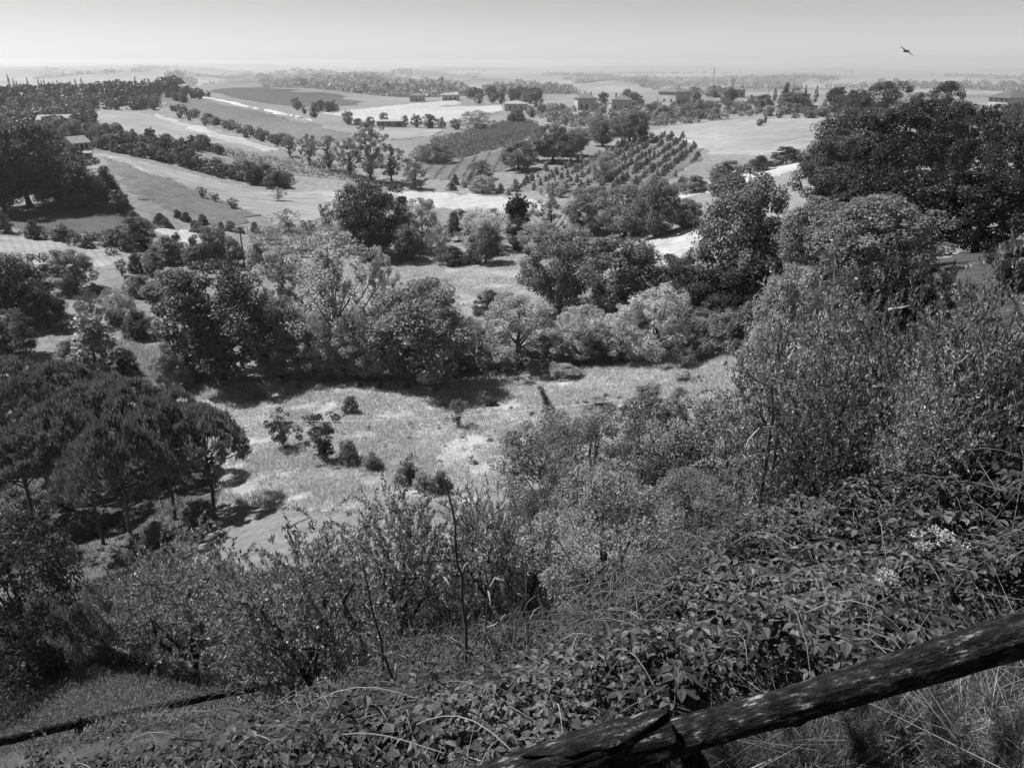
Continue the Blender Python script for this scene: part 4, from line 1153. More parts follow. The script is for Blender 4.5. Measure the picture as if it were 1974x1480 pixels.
wood_mass('belt_scrub', np.vstack([in_px([(170, 285), (250, 300), (350, 322), (430, 345), (540, 362), (560, 350), (430, 325), (330, 300), (230, 285), (180, 275)], 150, 213), in_px([(330, 215), (420, 245), (530, 278), (570, 282), (560, 272), (430, 236), (340, 208)], 90, 214), in_px([(160, 262), (240, 266), (330, 276), (430, 290), (430, 300), (330, 290), (230, 276), (150, 275)], 90, 217)]), (1.0, 2.4), (1.1, 1.8), M['leaf_dark'], 215, 'dark scrub between the left hillside fields')
wood_mass('slope_scrub', np.vstack([in_px([(0, 440), (140, 450), (260, 470), (330, 480), (420, 470), (470, 500), (300, 540), (240, 500), (100, 465), (0, 455)], 50, 218), in_px([(120, 560), (260, 545), (330, 560), (330, 620), (200, 660), (110, 640)], 24, 219)]), (.5, 1.3), (1.1, 1.8), M['leaf_mid'], 216, 'low scrub spread over the left slope')
def far_woods():
    rng = np.random.default_rng(210)
    n = 60000
    a = rng.uniform(-.66, .66, n); r = np.exp(rng.uniform(math.log(950), math.log(7000), n))
    x, y = np.sin(a) * r, np.cos(a) * r
    m = (vnoise(x / 420, y / 900, 31) * .65 + vnoise(x / 130, y / 260, 33) * .35 > .60)
    pts = np.stack([x, y], -1)[m][:5200]
    wood_mass('distant_wood', pts, (8, 15), (1.2, 2.4), M['leaf_mid'], 211, 'hazy woods scattered over the distant hills and plain', 4, 6)
far_woods()

# orchard: young trees in rows
def orchard():
    W = FIELDS['orchard_ground']
    a, b = at(1150, 365), at(1290, 268)
    d = (b - a)[:2]; d = d / np.linalg.norm(d); nrm = np.array((-d[1], d[0]))
    c = W.mean(0)
    n = 0
    rng = np.random.default_rng(3)
    for i in range(-30, 31):
        for j in range(-60, 61):
            q = c + nrm * i * 3.9 + d * j * 2.6 + rng.normal(0, .18, 2)
            if not inside(W, q[:1], q[1:])[0] or rng.uniform() < .10: continue
            h = rng.uniform(1.1, 2.6)
            stand('sprig', (q[0], q[1], float(ground(*q))), h * .8, h, 'young conical tree in the orchard rows on the hillside', 'orchard trees')
            n += 1
    print('orchard', n)
orchard()

# ------------------------------------------------------------------ vine rows
def vine_row(a, b, h, w, n, mat, label, group, seed, L=.22):
    rng = np.random.default_rng(seed)
    t = rng.uniform(0, 1, n)
    gapn = vnoise(t * np.hypot(*(b - a)[:2]) / 1.3, t * 0, seed)
    t = t[gapn > .28]
    n = len(t)
    x = a[0] + (b[0] - a[0]) * t + rng.normal(0, w / 3, n); y = a[1] + (b[1] - a[1]) * t + rng.normal(0, w / 3, n)
    z = ground(x, y) + h * (.12 + .88 * rng.uniform(0, 1, n) ** .8)
    o0 = np.array((a[0], a[1], float(ground(a[0], a[1]))))
    Pn = np.stack([x, y, z], -1) - o0
    V, Q = leaves(Pn, rng.normal(0, 1, (n, 3)) + np.array((0, 0, .4)), L, L * .8, rng)
    root = empty('vine_row', o0)
    obj('foliage', mesh_from('foliage', V, [Q]), mat, root)
    ln = np.hypot(*(b - a)[:2])
    for k in np.linspace(0, 1, max(2, int(ln / 9) + 1)):
        px, py = a[0] + (b[0] - a[0]) * k, a[1] + (b[1] - a[1]) * k
        mb = MB(); mb.tube([(0, 0, -.2), (0, 0, h * 1.12)], [.04, .035], 6)
        q = mb.build('post', M['pole'], root); q.location = np.array((px, py, float(ground(px, py)))) - o0
    tag(root, label, 'vine row', group)
    return root

def vine_rows(poly, a, b, gap, h, w, dens, mat, label, group, seed, L=.22, maxrows=40):
    """parallel rows along a-b, clipped to an outline on the ground"""
    a, b = a[:2], b[:2]
    d = (b - a) / np.linalg.norm(b - a); nr = np.array((-d[1], d[0]))
    c = poly.mean(0)
    k = 0
    for i in range(-maxrows, maxrows + 1):
        s = np.linspace(-120, 120, 481)
        q = c + nr * i * gap + s[:, None] * d
        m = inside(poly, q[:, 0], q[:, 1])
        if m.sum() < 8: continue
        j = np.where(m)[0]
        p0, p1 = q[j[0]], q[j[-1]]
        ln = np.linalg.norm(p1 - p0)
        if ln < 4: continue
        vine_row(p0, p1, h, w, int(ln * dens), mat, label, group, seed + i * 3 + 200, L); k += 1
    print(group, k)
vine_rows(FIELDS['vineyard_ground'], at(868, 306), at(1002, 274), 3.4, 1.6, .8, 26, M['leaf_mid'], 'leafy vine row on the dark hillside vineyard', 'vine rows of the hillside vineyard', 900, .4)
vine_rows(FIELDS['young_vineyard_ground'], at(900, 345), at(925, 303), 3.6, .8, .5, 9, M['leaf_mid'], 'thin row of young vines below the dark vineyard', 'young vine rows', 1900, .3)
for k, (y0, y1) in enumerate([(453, 448), (462, 458), (472, 469), (483, 481), (495, 494)]):
    vine_row(at(478 + 4 * k, y0), at(655 - 8 * k, y1), 1.4, .9, 900, M['leaf_mid'], ['highest of the vine rows right of the power pole', 'second highest vine row right of the power pole', 'middle one of the vine rows right of the power pole', 'second lowest vine row right of the power pole', 'lowest vine row just behind the tall pale tree'][k], 'near vine rows', 2900 + k, .26)
for k in range(5):
    vine_row(at(428 + 8 * k, 294 + 7 * k), at(640 + 24 * k, 322 + 9 * k), 1.3, .8, 900, M['leaf_mid'], ['highest vine row on the grassy ridge', 'second highest vine row on the grassy ridge', 'middle vine row on the grassy ridge', 'second lowest vine row on the grassy ridge', 'lowest vine row on the grassy ridge'][k], 'ridge vine rows', 3900 + k, .35)

# ------------------------------------------------------------------ houses
def house(px, base, w, d, h, rise, rot, wall, roof, label, wins=(), side=(), door=None, chim=None, Y=None, hip=True, name='farmhouse', cat='house', over=.5):
    """wins / side: (x, z, width, height) on the front and on the left side wall"""
    p = at(px, base) if Y is None else np.array((P(px, base, Y)[0], Y, 0))
    p[2] = float(ground(p[0], p[1]))
    r = empty(name, p, rot)
    mb = MB(); mb.box(-w / 2, w / 2, -d / 2, d / 2, -1.5, h); mb.build('wall', M[wall], r)
    mb = MB()
    a, b = w / 2 + over, d / 2 + over
    q = max(a - b, .3) if hip else a
    top = h + rise
    V = [(-a, -b, h), (a, -b, h), (a, b, h), (-a, b, h), (-q, 0, top), (q, 0, top), (-a, -b, h - .18), (a, -b, h - .18), (a, b, h - .18), (-a, b, h - .18)]
    mb.add(V, [(0, 1, 5, 4), (2, 3, 4, 5), (6, 7, 1, 0), (7, 8, 2, 1), (8, 9, 3, 2), (9, 6, 0, 3), (9, 8, 7, 6)], [(1, 2, 5), (3, 0, 4)])
    rf = mb.build('roof', M[roof], r)
    for (x, z, ww, hh) in wins:
        mb = MB(); mb.box(x - ww / 2, x + ww / 2, -d / 2 - .03, -d / 2 + .1, z, z + hh); o = mb.build('window', M['opening'], r)
        mb = MB(); mb.box(x - ww / 2 - .1, x + ww / 2 + .1, -d / 2 - .12, -d / 2 - .005, z - .12, z - .01); mb.build('sill', M['wall_stone'], o)
    for (y, z, ww, hh) in side:
        mb = MB(); mb.box(-w / 2 - .03, -w / 2 + .1, y - ww / 2, y + ww / 2, z, z + hh); mb.build('window', M['opening'], r)
    if door:
        x, ww, hh = door
        mb = MB(); mb.box(x - ww / 2, x + ww / 2, -d / 2 - .04, -d / 2 + .1, -.2, hh); mb.build('door', M['opening'], r)
    if chim:
        x, y = chim
        mb = MB(); mb.box(x - .35, x + .35, y - .35, y + .35, h + rise * .3, top + .7); mb.box(x - .45, x + .45, y - .45, y + .45, top + .7, top + .85); mb.build('chimney', M[wall], rf)
    tag(r, label, cat)
    return r
_vq = P(1949, 188, 330)
house(1949, 212, 13, 11, float(_vq[2] - ground(_vq[0], 330)), 2.8, math.radians(10), 'wall_pale', 'roof_dark', 'stone villa with hipped roof on the ridge by the right edge',
      [(x, float(_vq[2] - ground(_vq[0], 330)) - 4.6, 1, 1.7) for x in (-4, 0, 4)], [(y, float(_vq[2] - ground(_vq[0], 330)) - 1.3, .9, .9) for y in (-4, -1.4, 1.4, 4)] + [(y, float(_vq[2] - ground(_vq[0], 330)) - 4.6, 1.0, 1.7) for y in (-3.6, 0, 3.6)], None, (2, 1), Y=330, name='villa', over=.9)
W2 = lambda n, sp, z, hh: [((i - (n - 1) / 2) * sp, z, 1.1, hh) for i in range(n)]
house(1300, 196, 12, 12, 7.0, 2.4, math.radians(38), 'wall_pale', 'roof', 'large pale house with low roof on the far ridge', W2(3, 3.4, 1.6, 1.6), [(-3, 2, 1.2, 1.6), (2, 2, 1.2, 1.6)], (0, 1.4, 2.3), (4, 1), Y=440)
house(1128, 206, 10, 9, 5.6, 2.2, math.radians(8), 'wall_pale', 'roof', 'long low house behind garden trees left of the ridge', W2(3, 3, 1.2, 1.4), (), (0, 1.3, 2.2), (3, 0), Y=430)
house(1198, 210, 9, 9, 5.4, 2.2, math.radians(-12), 'wall_pale', 'roof', 'second long low house right of the first one', W2(3, 2.8, 1.2, 1.4), (), (0, 1.3, 2.2), (-3, 0), Y=415)
house(752, 244, 11, 6, 2.4, .6, math.radians(4), 'wall_stone', 'roof_pale', 'low flat-roofed farm building below the white field', W2(3, 3, .8, 1.0), (), (4.4, 1.4, 2), None)
house(150, 294, 4.4, 4, 2.3, 1.5, math.radians(62), 'wall_pale', 'roof_pale', 'small house with steep pale roof on the left hillside', [(-1.2, 1, .7, 1.0), (1.2, 1, .7, 1.0)], [(0, 1, .8, 1.1)], (0, .9, 2), None, hip=False, over=.3)
house(166, 306, 2.6, 2, 1.3, .4, math.radians(20), 'wall_stone', 'roof_pale', 'small shed below the hillside house', [(-.6, .6, .5, .5)], (), (.5, .7, 1.2), None, hip=False, name='shed', over=.2, cat='shed')
house(112, 250, 9, 6, 3.2, 1.3, math.radians(15), 'wall_stone', 'roof_pale', 'barn with pale roof among the left hillside trees', [(-2, 1, .9, 1.1), (2, 1, .9, 1.1)], (), (0, 1.5, 2.2), None, hip=False, name='barn', cat='barn')
house(12, 190, 14, 9, 4.5, 1.8, math.radians(-10), 'wall_pale', 'roof_pale', 'house at the left edge below the ridge cypresses', W2(4, 3, 1.2, 1.5), (), (0, 1.2, 2.2), (3, 0))
house(62, 194, 10, 8, 4.0, 1.5, math.radians(12), 'wall_pale', 'roof_pale', 'smaller house right of the one by the left edge', W2(3, 2.8, 1.2, 1.4), (), (0, 1.2, 2.2), (2, 0))
house(337, 176, 8, 6, 3, 1.3, math.radians(10), 'wall_pale', 'roof_pale', 'small house beneath the two hilltop umbrella pines', W2(2, 3, 1, 1.2), (), (0, 1.1, 2.1), (1.5, 0))
house(805, 196, 9, 7, 4.0, 1.5, math.radians(-8), 'wall_pale', 'roof', 'house at the left end above the white field', W2(3, 2.6, 1.2, 1.4), (), (0, 1.1, 2.1), (2, 0))
house(868, 195, 12, 7, 4.0, 1.5, math.radians(10), 'wall_pale', 'roof_pale', 'pale-roofed house above the upper end of the white field', W2(3, 3, 1.2, 1.4), (), (0, 1.1, 2.1), (-2, 0))
house(995, 213, 12, 8, 3.6, 1.4, math.radians(-6), 'wall_pale', 'roof_pale', 'pale house left of the two dark cypresses', W2(3, 3, 1, 1.4), (), (0, 1.1, 2.1), (2, 0))
house(1420, 188, 9, 9, 4.4, 1.7, math.radians(-14), 'wall_stone', 'roof', 'dark-roofed house behind the lone short cypress', W2(3, 2.6, 1.2, 1.4), (), (0, 1.2, 2.2), (3, 0))
house(1535, 200, 8, 9, 4.4, 1.7, math.radians(14), 'wall_stone', 'roof', 'house half hidden left of the two thin ridge cypresses', W2(3, 3, 1.2, 1.4), (), (0, 1.2, 2.2), (-3, 0))
house(1555, 213, 7, 5, 2.2, 1.0, math.radians(5), 'wall_pale', 'roof_pale', 'small white hut in front of the two thin ridge cypresses', [(-1.6, .8, .8, .9)], (), (1, .9, 1.9), None, hip=False, name='hut', cat='hut')

place('pine', 338, 172, 145, 20, 'left one of two umbrella pines on the distant left hilltop', pi=0)
place('pine', 350, 175, 150, 17, 'right one of two umbrella pines on the distant left hilltop', pi=1)

# masts and the far tower
def mast(px, base, top, Y, w, label, name):
    q = P(px, base, Y); g = float(ground(q[0], Y))
    r = empty(name, (q[0], Y, g)); h = P(px, top, Y)[2] - g
    for sx in (-1, 1):
        for sy in (-1, 1):
            mb = MB(); mb.tube([(sx * w, sy * w, -1), (sx * w * .15, sy * w * .15, h)], [.14, .1], 5); mb.build('leg', M['metal'], r)
    n = 9
    for k in range(n):
        z0, z1 = h * k / n, h * (k + 1) / n
        f0, f1 = w * (1 - .85 * k / n), w * (1 - .85 * (k + 1) / n)
        mb = MB()
        for s in (-1, 1):
            mb.tube([(-f0, s * f0, z0), (f1, s * f1, z1)], [.07, .07], 4); mb.tube([(s * f0, -f0, z0), (s * f1, f1, z1)], [.07, .07], 4)
        mb.build('brace', M['metal'], r)
    mb = MB(); mb.tube([(0, 0, h - .5), (0, 0, h + 2)], [.12, .06], 6); mb.build('antenna', M['metal'], r)
    tag(r, label, 'mast')
mast(1373, 180, 131, 700, .9, 'tall thin radio mast above the flat-domed ridge trees', 'radio_mast')
mast(1481, 182, 153, 760, 1.1, 'short lattice pylon on the ridge right of the radio mast', 'lattice_pylon')
def far_tower():
    q = P(1410, 165, 2300); g = float(ground(q[0], 2300))
    r = empty('distant_tower', (q[0], 2300, g), .3)
    top = P(1410, 152, 2300)[2] - g
    mb = MB(); mb.box(-6, 6, -6, 6, -5, top - 4); mb.build('shaft', M['wall_stone'], r)
    mb = MB(); mb.box(-8, 8, -8, 8, top - 4, top); mb.build('head', M['wall_stone'], r)
    tag(r, 'hazy square tower far behind the flat-domed ridge trees', 'tower')
far_tower()

# ------------------------------------------------------------------ power line
def power_pole(p, h, rz, label, arms=2, vee=False, sc=1.0):
    r = empty('power_pole', p, rz, (sc, sc, sc))
    h = h / sc
    mb = MB(); mb.tube([(0, 0, -.5), (.02, 0, h * .5), (0, 0, h)], [.13, .11, .09], 10); mb.build('post', M['pole'], r)
    for k in range(arms):
        z = h - .12 - .45 * k
        mb = MB()
        if vee: mb.tube([(-.72, 0, z + .02), (0, -.09, z - .04), (.4, -.09, z + .12), (.85, 0, z + .5)], [.06, .07, .07, .045], 6)
        else: mb.box(-.7, .7, -.1, -.02, z - .05, z + .05)
        a = mb.build('crossarm', M['pole'], r)
        for x in (-.62, .62):
            mb = MB(); zz = z + (.06 if not vee else (.05 if x < 0 else .36))
            mb.tube([(x, -.06, zz - .02), (x, -.06, zz + .06), (x, -.06, zz + .08), (x, -.06, zz + .16)], [.02, .03, .045, .03], 8); mb.build('insulator', M['metal'], a)
    tag(r, label, 'power pole')
    return r
pA = at(472, 518)
power_pole(pA, P(472, 438, pA[1])[2] - pA[2], .2, 'dark wooden power pole standing beside the vine rows', 1)
_q = P(1237, 760, 30.0); pB = np.array((_q[0], 30.0, float(ground(_q[0], 30.0))))
power_pole(pB, P(1237, 744, 30.0)[2] - pB[2], .05, 'wooden pole top with two bent arms above the leafy bushes', 2, True, .36)
def wire(pts, r, label):
    mb = MB(); mb.tube(pts, r, 5); tag(mb.build('power_cable', M['wire'], None, True), label, 'cable')
ts = np.linspace(0, 1, 24)
def wire_path(a, b, sag):
    q = a[None] * (1 - ts[:, None]) + b[None] * ts[:, None]; q[:, 2] -= sag * 4 * ts * (1 - ts); return q
wire(wire_path(P(1232, 765, 30.0), P(445, 806, 40.0), .55), .008, 'pale cable strung across the meadow to the bent-armed pole')

# ------------------------------------------------------------------ dead and ivied trunks
def ivy_stump():
    rng = np.random.default_rng(5)
    p = at(997, 480); s = (P(995, 378, p[1])[2] - p[2])
    r = empty('ivy_stump', p)
    mb = MB(); mb.tube([(0, 0, -.2), (0.05 * s, 0, .3 * s), (0, 0, .6 * s)], [.09 * s, .075 * s, .07 * s], 9); mb.build('trunk', M['bark'], r)
    limbs = [(-.20, .8), (-.09, .92), (.0, 1.0), (.1, .95), (.17, .86)]
    Pn = []
    for x, z in limbs:
        a, m, b = np.array((0, 0, .58)) * s, np.array((x * .55, 0.02, .7)) * s, np.array((x, .03, z)) * s
        mb = MB(); mb.tube([a, m, b], [.055 * s, .045 * s, .035 * s], 7); mb.build('limb', M['bark'], r)
        t = rng.uniform(0, 1, (260, 1)); Pn.append(np.where(t < .5, a + (m - a) * t * 2, m + (b - m) * (t * 2 - 1)) + sph(rng, 260) * .06 * s)
    t = rng.uniform(.1, .6, (400, 1)) * s; Pn.append(np.hstack([np.zeros((400, 2)), t]) + sph(rng, 400) * np.array((.11, .11, .02)) * s)
    Pn = np.concatenate(Pn)
    V, Q = leaves(Pn, rng.normal(0, 1, Pn.shape), .06 * s, .05 * s, rng)
    obj('ivy', mesh_from('ivy', V, [Q]), M['leaf_dark'], r)
    tag(r, 'dark pollarded stump with ivied limbs before the stubble field', 'stump')
ivy_stump()
def leaning_stump():
    rng = np.random.default_rng(6)
    p = at(1058, 790); q = P(1040, 745, p[1]) - p
    r = empty('leaning_stump', p)
    mb = MB(); mb.tube([(0, 0, -.2), q * .5 + np.array((.06, 0, 0)), q], [.22, .16, .05], 8); mb.build('trunk', M['bark'], r)
    n = 500; t = rng.uniform(0, 1, (n, 1)); Pn = q * t + sph(rng, n) * (.42 - .25 * t)
    V, Q = leaves(Pn, sph(rng, n) + np.array((0, 0, .5)), .16, .12, rng); obj('ivy', mesh_from('ivy', V, [Q]), M['leaf_light'], r)
    tag(r, 'leaning ivied stump in the meadow right of the lone shrub', 'stump')
leaning_stump()

# ------------------------------------------------------------------ the bird
def bird():
    r = empty('bird', P(1747, 99, 16.0), 0, (.82, .82, .82)); r.rotation_euler = (0, math.radians(28), math.radians(8))
    mb = MB(); mb.tube([(0, -.10, -.005), (0, -.07, 0), (0, -.02, 0), (0, .05, 0), (0, .10, 0), (0, .13, 0)], [.006, .022, .028, .026, .012, .004], 8); mb.build('body', M['bird'], r, True)
    for s in (-1, 1):
        V = []
        for x, y0, y1, z in [(.015, -.03, .03, .004), (.07, -.03, .018, .010), (.14, -.012, .018, .010), (.21, .012, .022, .004)]:
            V += [(s * x, -y0, z + .003), (s * x, -y1, z + .003), (s * x, -y0, z - .003), (s * x, -y1, z - .003)]
        Q = []
        for k in range(3):
            a, b = k * 4, k * 4 + 4
            Q += [(a, a + 1, b + 1, b), (a + 2, b + 2, b + 3, a + 3), (a, b, b + 2, a + 2), (a + 1, a + 3, b + 3, b + 1)]
        mb = MB(); mb.add(V, Q); mb.build('wing', M['bird'], r)
    mb = MB(); mb.add([(-.012, -.09, .003), (.012, -.09, .003), (.03, -.16, .003), (0, -.125, .003), (-.03, -.16, .003), (0, -.1, -.004)], [], [(0, 1, 3), (1, 2, 3), (0, 3, 4), (0, 5, 1), (1, 5, 2), (0, 4, 5), (2, 5, 3), (3, 5, 4)]); mb.build('tail', M['bird'], r)
    tag(r, 'small black bird gliding in the sky at upper right', 'bird')
bird()

# ------------------------------------------------------------------ foreground: bramble bank
def project(x, y, z):
    dep = y * CP - z * SP
    yc = (y * SP + z * CP) / dep
    return 987 + F * x / dep, 740 - F * yc, dep

def oval_leaves(Pn, axis, nor, L, W):
    """pointed oval leaves with a folded midrib: six corners, two quads each"""
    n = len(Pn)
    axis = unit(axis); side = unit(np.cross(axis, nor)); nor = np.cross(side, axis)
    L = L[:, None]; W = W[:, None]
    b = Pn; t = Pn + axis * L - nor * L * .16
    r1 = Pn + axis * L * .3 + side * W * .48 + nor * W * .16; r2 = Pn + axis * L * .68 + side * W * .36 + nor * W * .08
    l1 = Pn + axis * L * .3 - side * W * .48 + nor * W * .16; l2 = Pn + axis * L * .68 - side * W * .36 + nor * W * .08
    V = np.stack([b, r1, r2, t, l2, l1], 1).reshape(-1, 3)
    k = np.arange(n)[:, None] * 6
    Q = np.concatenate([k + np.array((0, 1, 2, 3)), k + np.array((0, 3, 4, 5))])
    return V, Q

COVER = [(-60, 1475), (130, 1470), (400, 1412), (560, 1392), (650, 1350), (760, 1280), (860, 1240), (1000, 1262), (1100, 1235), (1230, 1190), (1290, 1110), (1320, 1070), (1420, 990), (1500, 960), (1640, 880), (1800, 830), (2040, 760), (2040, 1180), (1900, 1215), (1500, 1335), (1300, 1385), (1100, 1440), (930, 1500), (-60, 1560)]
def mound(x, y):
    return .10 + .55 * sstep(.35, .8, fbm(x / 1.1, y / 1.1, 41)) + .12 * vnoise(x / .3, y / .3, 47)

def bramble_bank():
    rng = np.random.default_rng(77)
    root = empty('bramble_bank', (0, 3.5, float(ground(0, 3.5))))
    o0 = np.array(root.location)
    X, Y = [], []
    for r0, r1, dens in [(1.9, 3.6, 3600), (3.6, 6, 2900), (6, 9, 1700), (9, 14, 900)]:
        n = int(.5 * 1.45 * (r1 * r1 - r0 * r0) * dens)
        a = rng.uniform(-.70, .75, n); r = np.sqrt(rng.uniform(r0 * r0, r1 * r1, n))
        X.append(np.sin(a) * r); Y.append(np.cos(a) * r)
    X, Y = np.concatenate(X), np.concatenate(Y)
    G = ground(X, Y)
    u, v, _ = project(X, Y, G + .15)
    m = inside(COVER, u + rng.normal(0, 14, len(u)), v + rng.normal(0, 10, len(u)))
    m &= (vnoise(X / .55, Y / .55, 93) + .6 * vnoise(X / .2, Y / .2, 94) > .42 + .25 * rng.uniform(0, 1, len(u)))
    X, Y, G = X[m], Y[m], G[m]
    keep = rng.uniform(0, 1, len(X)) < .55
    X, Y, G = X[keep], Y[keep], G[keep]
    n = len(X)
    hgt = mound(X, Y)
    Z = G + hgt * rng.uniform(.02, .85, n) ** .55
    Pn = np.stack([X, Y, Z], -1)
    L = rng.uniform(.022, .05, n) * (.6 + .9 * vnoise(X / .7, Y / .7, 52)); W = L * rng.uniform(.55, .78, n)
    az = rng.uniform(0, 6.283, n)
    axis = np.stack([np.cos(az), np.sin(az) - .25, rng.normal(-.15, .35, n)], -1)
    nor = np.array((-.15, .1, 1.0)) + rng.normal(0, .45, (n, 3))
    # arching canes with leaflets in threes
    st = rng.permutation(n)[:2300]
    st = st[hgt[st] > .16]
    nc, nn = len(st), 11
    ca = rng.uniform(0, 6.283, nc); cl = rng.uniform(.35, 1.1, nc); ch = rng.uniform(.10, .38, nc) * (.5 + hgt[st])
    tt = np.linspace(.08, 1, nn)
    cx = X[st][:, None] + np.cos(ca)[:, None] * cl[:, None] * tt; cyy = Y[st][:, None] + np.sin(ca)[:, None] * cl[:, None] * tt
    cz = ground(cx, cyy) + mound(cx, cyy) * .75 + ch[:, None] * np.sin(tt * 2.7)
    node = np.stack([cx, cyy, cz], -1).reshape(-1, 3)
    kk = np.repeat(np.arange(nc), nn); sidea = ca[kk] + np.where(np.arange(len(kk)) % 2 == 0, 1.1, -1.1) + rng.normal(0, .35, len(kk))
    LA, LN, LP, LL = [], [], [], []
    size = rng.uniform(.024, .078, nc)[kk] * rng.uniform(.75, 1.2, len(kk))
    for da, f in ((0, 1.0), (1.25, .8), (-1.25, .8)):
        a_ = sidea + da
        LA.append(np.stack([np.cos(a_), np.sin(a_), rng.normal(-.22, .2, len(kk))], -1))
        LN.append(np.array((-.1, .05, 1.0)) + rng.normal(0, .25, (len(kk), 3)))
        LP.append(node + np.stack([np.cos(sidea), np.sin(sidea), 0 * sidea + .25], -1) * .025); LL.append(size * f)
    LP = np.concatenate(LP); LL = np.concatenate(LL)
    ok = inside(COVER, *project(LP[:, 0], LP[:, 1], LP[:, 2])[:2])
    LP, LL, LAa, LNn = LP[ok], LL[ok], np.concatenate(LA)[ok], np.concatenate(LN)[ok]
    Pn = np.concatenate([Pn, LP]); axis = np.concatenate([axis, LAa]); nor = np.concatenate([nor, LNn])
    L = np.concatenate([L, LL]); W = np.concatenate([W, LL * rng.uniform(.45, .85, len(LL))])
    X, Y, Z = Pn[:, 0], Pn[:, 1], Pn[:, 2]
    G = ground(X, Y); hgt = mound(X, Y); n = len(X)
    sm = MB()
    C3 = np.stack([cx, cyy, cz], -1)
    for c_ in np.where(np.hypot(C3[:, 0, 0], C3[:, 0, 1]) < 8)[0][:900]:
        sm.tube(C3[c_][::2] - o0, np.linspace(.004, .0015, 6), 4, False)
    tag(sm.build('stems', M['stem_dark'], root), kind='stuff')
    uu, vv, dep = project(X, Y, Z)
    vis = (uu > 0) & (uu < 1974) & (vv > 0) & (vv < 1480) & (Z > G + hgt * .75)
    order = np.argsort(np.where(vis, dep / L, 1e9))[:280]
    rest = np.ones(n, bool); rest[order] = False
    sel = fbm(X / 1.3, Y / 1.3, 88) + rng.normal(0, .07, n)
    for nm, mt, m in (('foliage', 'bramble', (sel < .52)), ('ivy', 'leaf_black', (sel >= .52) & (sel < .62)), ('young_foliage', 'bramble_young', sel >= .62)):
        m = m & rest
        V, Q = oval_leaves(Pn[m] - o0, axis[m], nor[m], L[m], W[m])
        tag(obj(nm, mesh_from(nm, V, [Q]), M[mt], root), kind='stuff')
    protos = []
    for k in range(4):
        V, Q = oval_leaves(np.zeros((1, 3)), np.array([[1.0, 0, 0]]), np.array([[0, 0, 1.0]]), np.array([1.0]), np.array([.58 + .06 * k]))
        protos.append(mesh_from('leaf', V, [Q]))
    for i in order:
        ax = unit(axis[i]); sd_ = unit(np.cross(ax, nor[i])); no = np.cross(sd_, ax)
        o = obj('leaf', protos[i % 4], M['bramble'], root)
        mtx = Matrix(((ax[0], -sd_[0], no[0]), (ax[1], -sd_[1], no[1]), (ax[2], -sd_[2], no[2])))
        o.rotation_euler = mtx.to_euler(); o.scale = (L[i],) * 3
        o.location = Pn[i] - o0
    # canes that arch over the leaves
    cn = 0
    for i in rng.permutation(np.where(vis & (dep < 8))[0])[:110]:
        a = rng.uniform(0, 6.283); ln = rng.uniform(.15, .8)
        p0 = Pn[i]; t = np.linspace(0, 1, 7)
        q = np.stack([p0[0] + np.cos(a) * ln * t, p0[1] + np.sin(a) * ln * t, 0 * t], -1)
        q[:, 2] = np.maximum(p0[2] + rng.uniform(.02, .2) * np.sin(t * 3.0) + (ground(q[:, 0], q[:, 1]) - G[i]) * .8, ground(q[:, 0], q[:, 1]) + .05)
        mb = MB(); mb.tube(q - o0, np.linspace(.0038, .0015, 7), 5)
        mb.build('cane', M['straw'] if rng.uniform() < .55 else M['stem_dark'], root); cn += 1
    tag(root, 'bank of broad-leaved brambles spilling down behind the near log fence', 'brambles')
    print('bramble leaves', n)
bramble_bank()

# ------------------------------------------------------------------ fences
def mat_log():
    m, nt, out = new_mat('weathered_log')
    N, Lk = nt.nodes, nt.links
    tc = N.new('ShaderNodeTexCoord'); mp = N.new('ShaderNodeMapping')
    mp.inputs['Scale'].default_value = (4.5, 11, 11)
    Lk.new(tc.outputs['Object'], mp.inputs['Vector'])
    n1 = N.new('ShaderNodeTexNoise'); n1.inputs['Scale'].default_value = 3.4; n1.inputs['Detail'].default_value = 9; n1.inputs['Roughness'].default_value = .7
    n2 = N.new('ShaderNodeTexNoise'); n2.inputs['Scale'].default_value = 14; n2.inputs['Detail'].default_value = 6
    Lk.new(mp.outputs[0], n1.inputs['Vector']); Lk.new(mp.outputs[0], n2.inputs['Vector'])
    r1 = N.new('ShaderNodeValToRGB')
    e = r1.color_ramp.elements
    e[0].position = .40; e[0].color = grey(.006); e[1].position = .72; e[1].color = grey(.34)
    x = e.new(.52); x.color = grey(.022); x = e.new(.58); x.color = grey(.05); x = e.new(.62); x.color = grey(.24)
    Lk.new(n1.outputs[0], r1.inputs[0])
    r2 = N.new('ShaderNodeValToRGB'); r2.color_ramp.elements[0].position = .3; r2.color_ramp.elements[0].color = grey(.35); r2.color_ramp.elements[1].position = .65; r2.color_ramp.elements[1].color = grey(1)
    Lk.new(n2.outputs[0], r2.inputs[0])
    mu = N.new('ShaderNodeMixRGB'); mu.blend_type = 'MULTIPLY'; mu.inputs[0].default_value = 1
    Lk.new(r1.outputs[0], mu.inputs[1]); Lk.new(r2.outputs[0], mu.inputs[2])
    pb = N.new('ShaderNodeBsdfPrincipled'); pb.inputs['Roughness'].default_value = .95; pb.inputs['Specular IOR Level'].default_value = .12
    Lk.new(mu.outputs[0], pb.inputs['Base Color'])
    bu = N.new('ShaderNodeBump'); bu.inputs['Strength'].default_value = .8; bu.inputs['Distance'].default_value = .014
    ad = N.new('ShaderNodeMath'); ad.operation = 'ADD'; Lk.new(n1.outputs[0], ad.inputs[0]); Lk.new(n2.outputs[0], ad.inputs[1])
    Lk.new(ad.outputs[0], bu.inputs['Height']); Lk.new(bu.outputs[0], pb.inputs['Normal'])
    Lk.new(pb.outputs[0], out.inputs['Surface'])
    return m
M['log'] = mat_log()
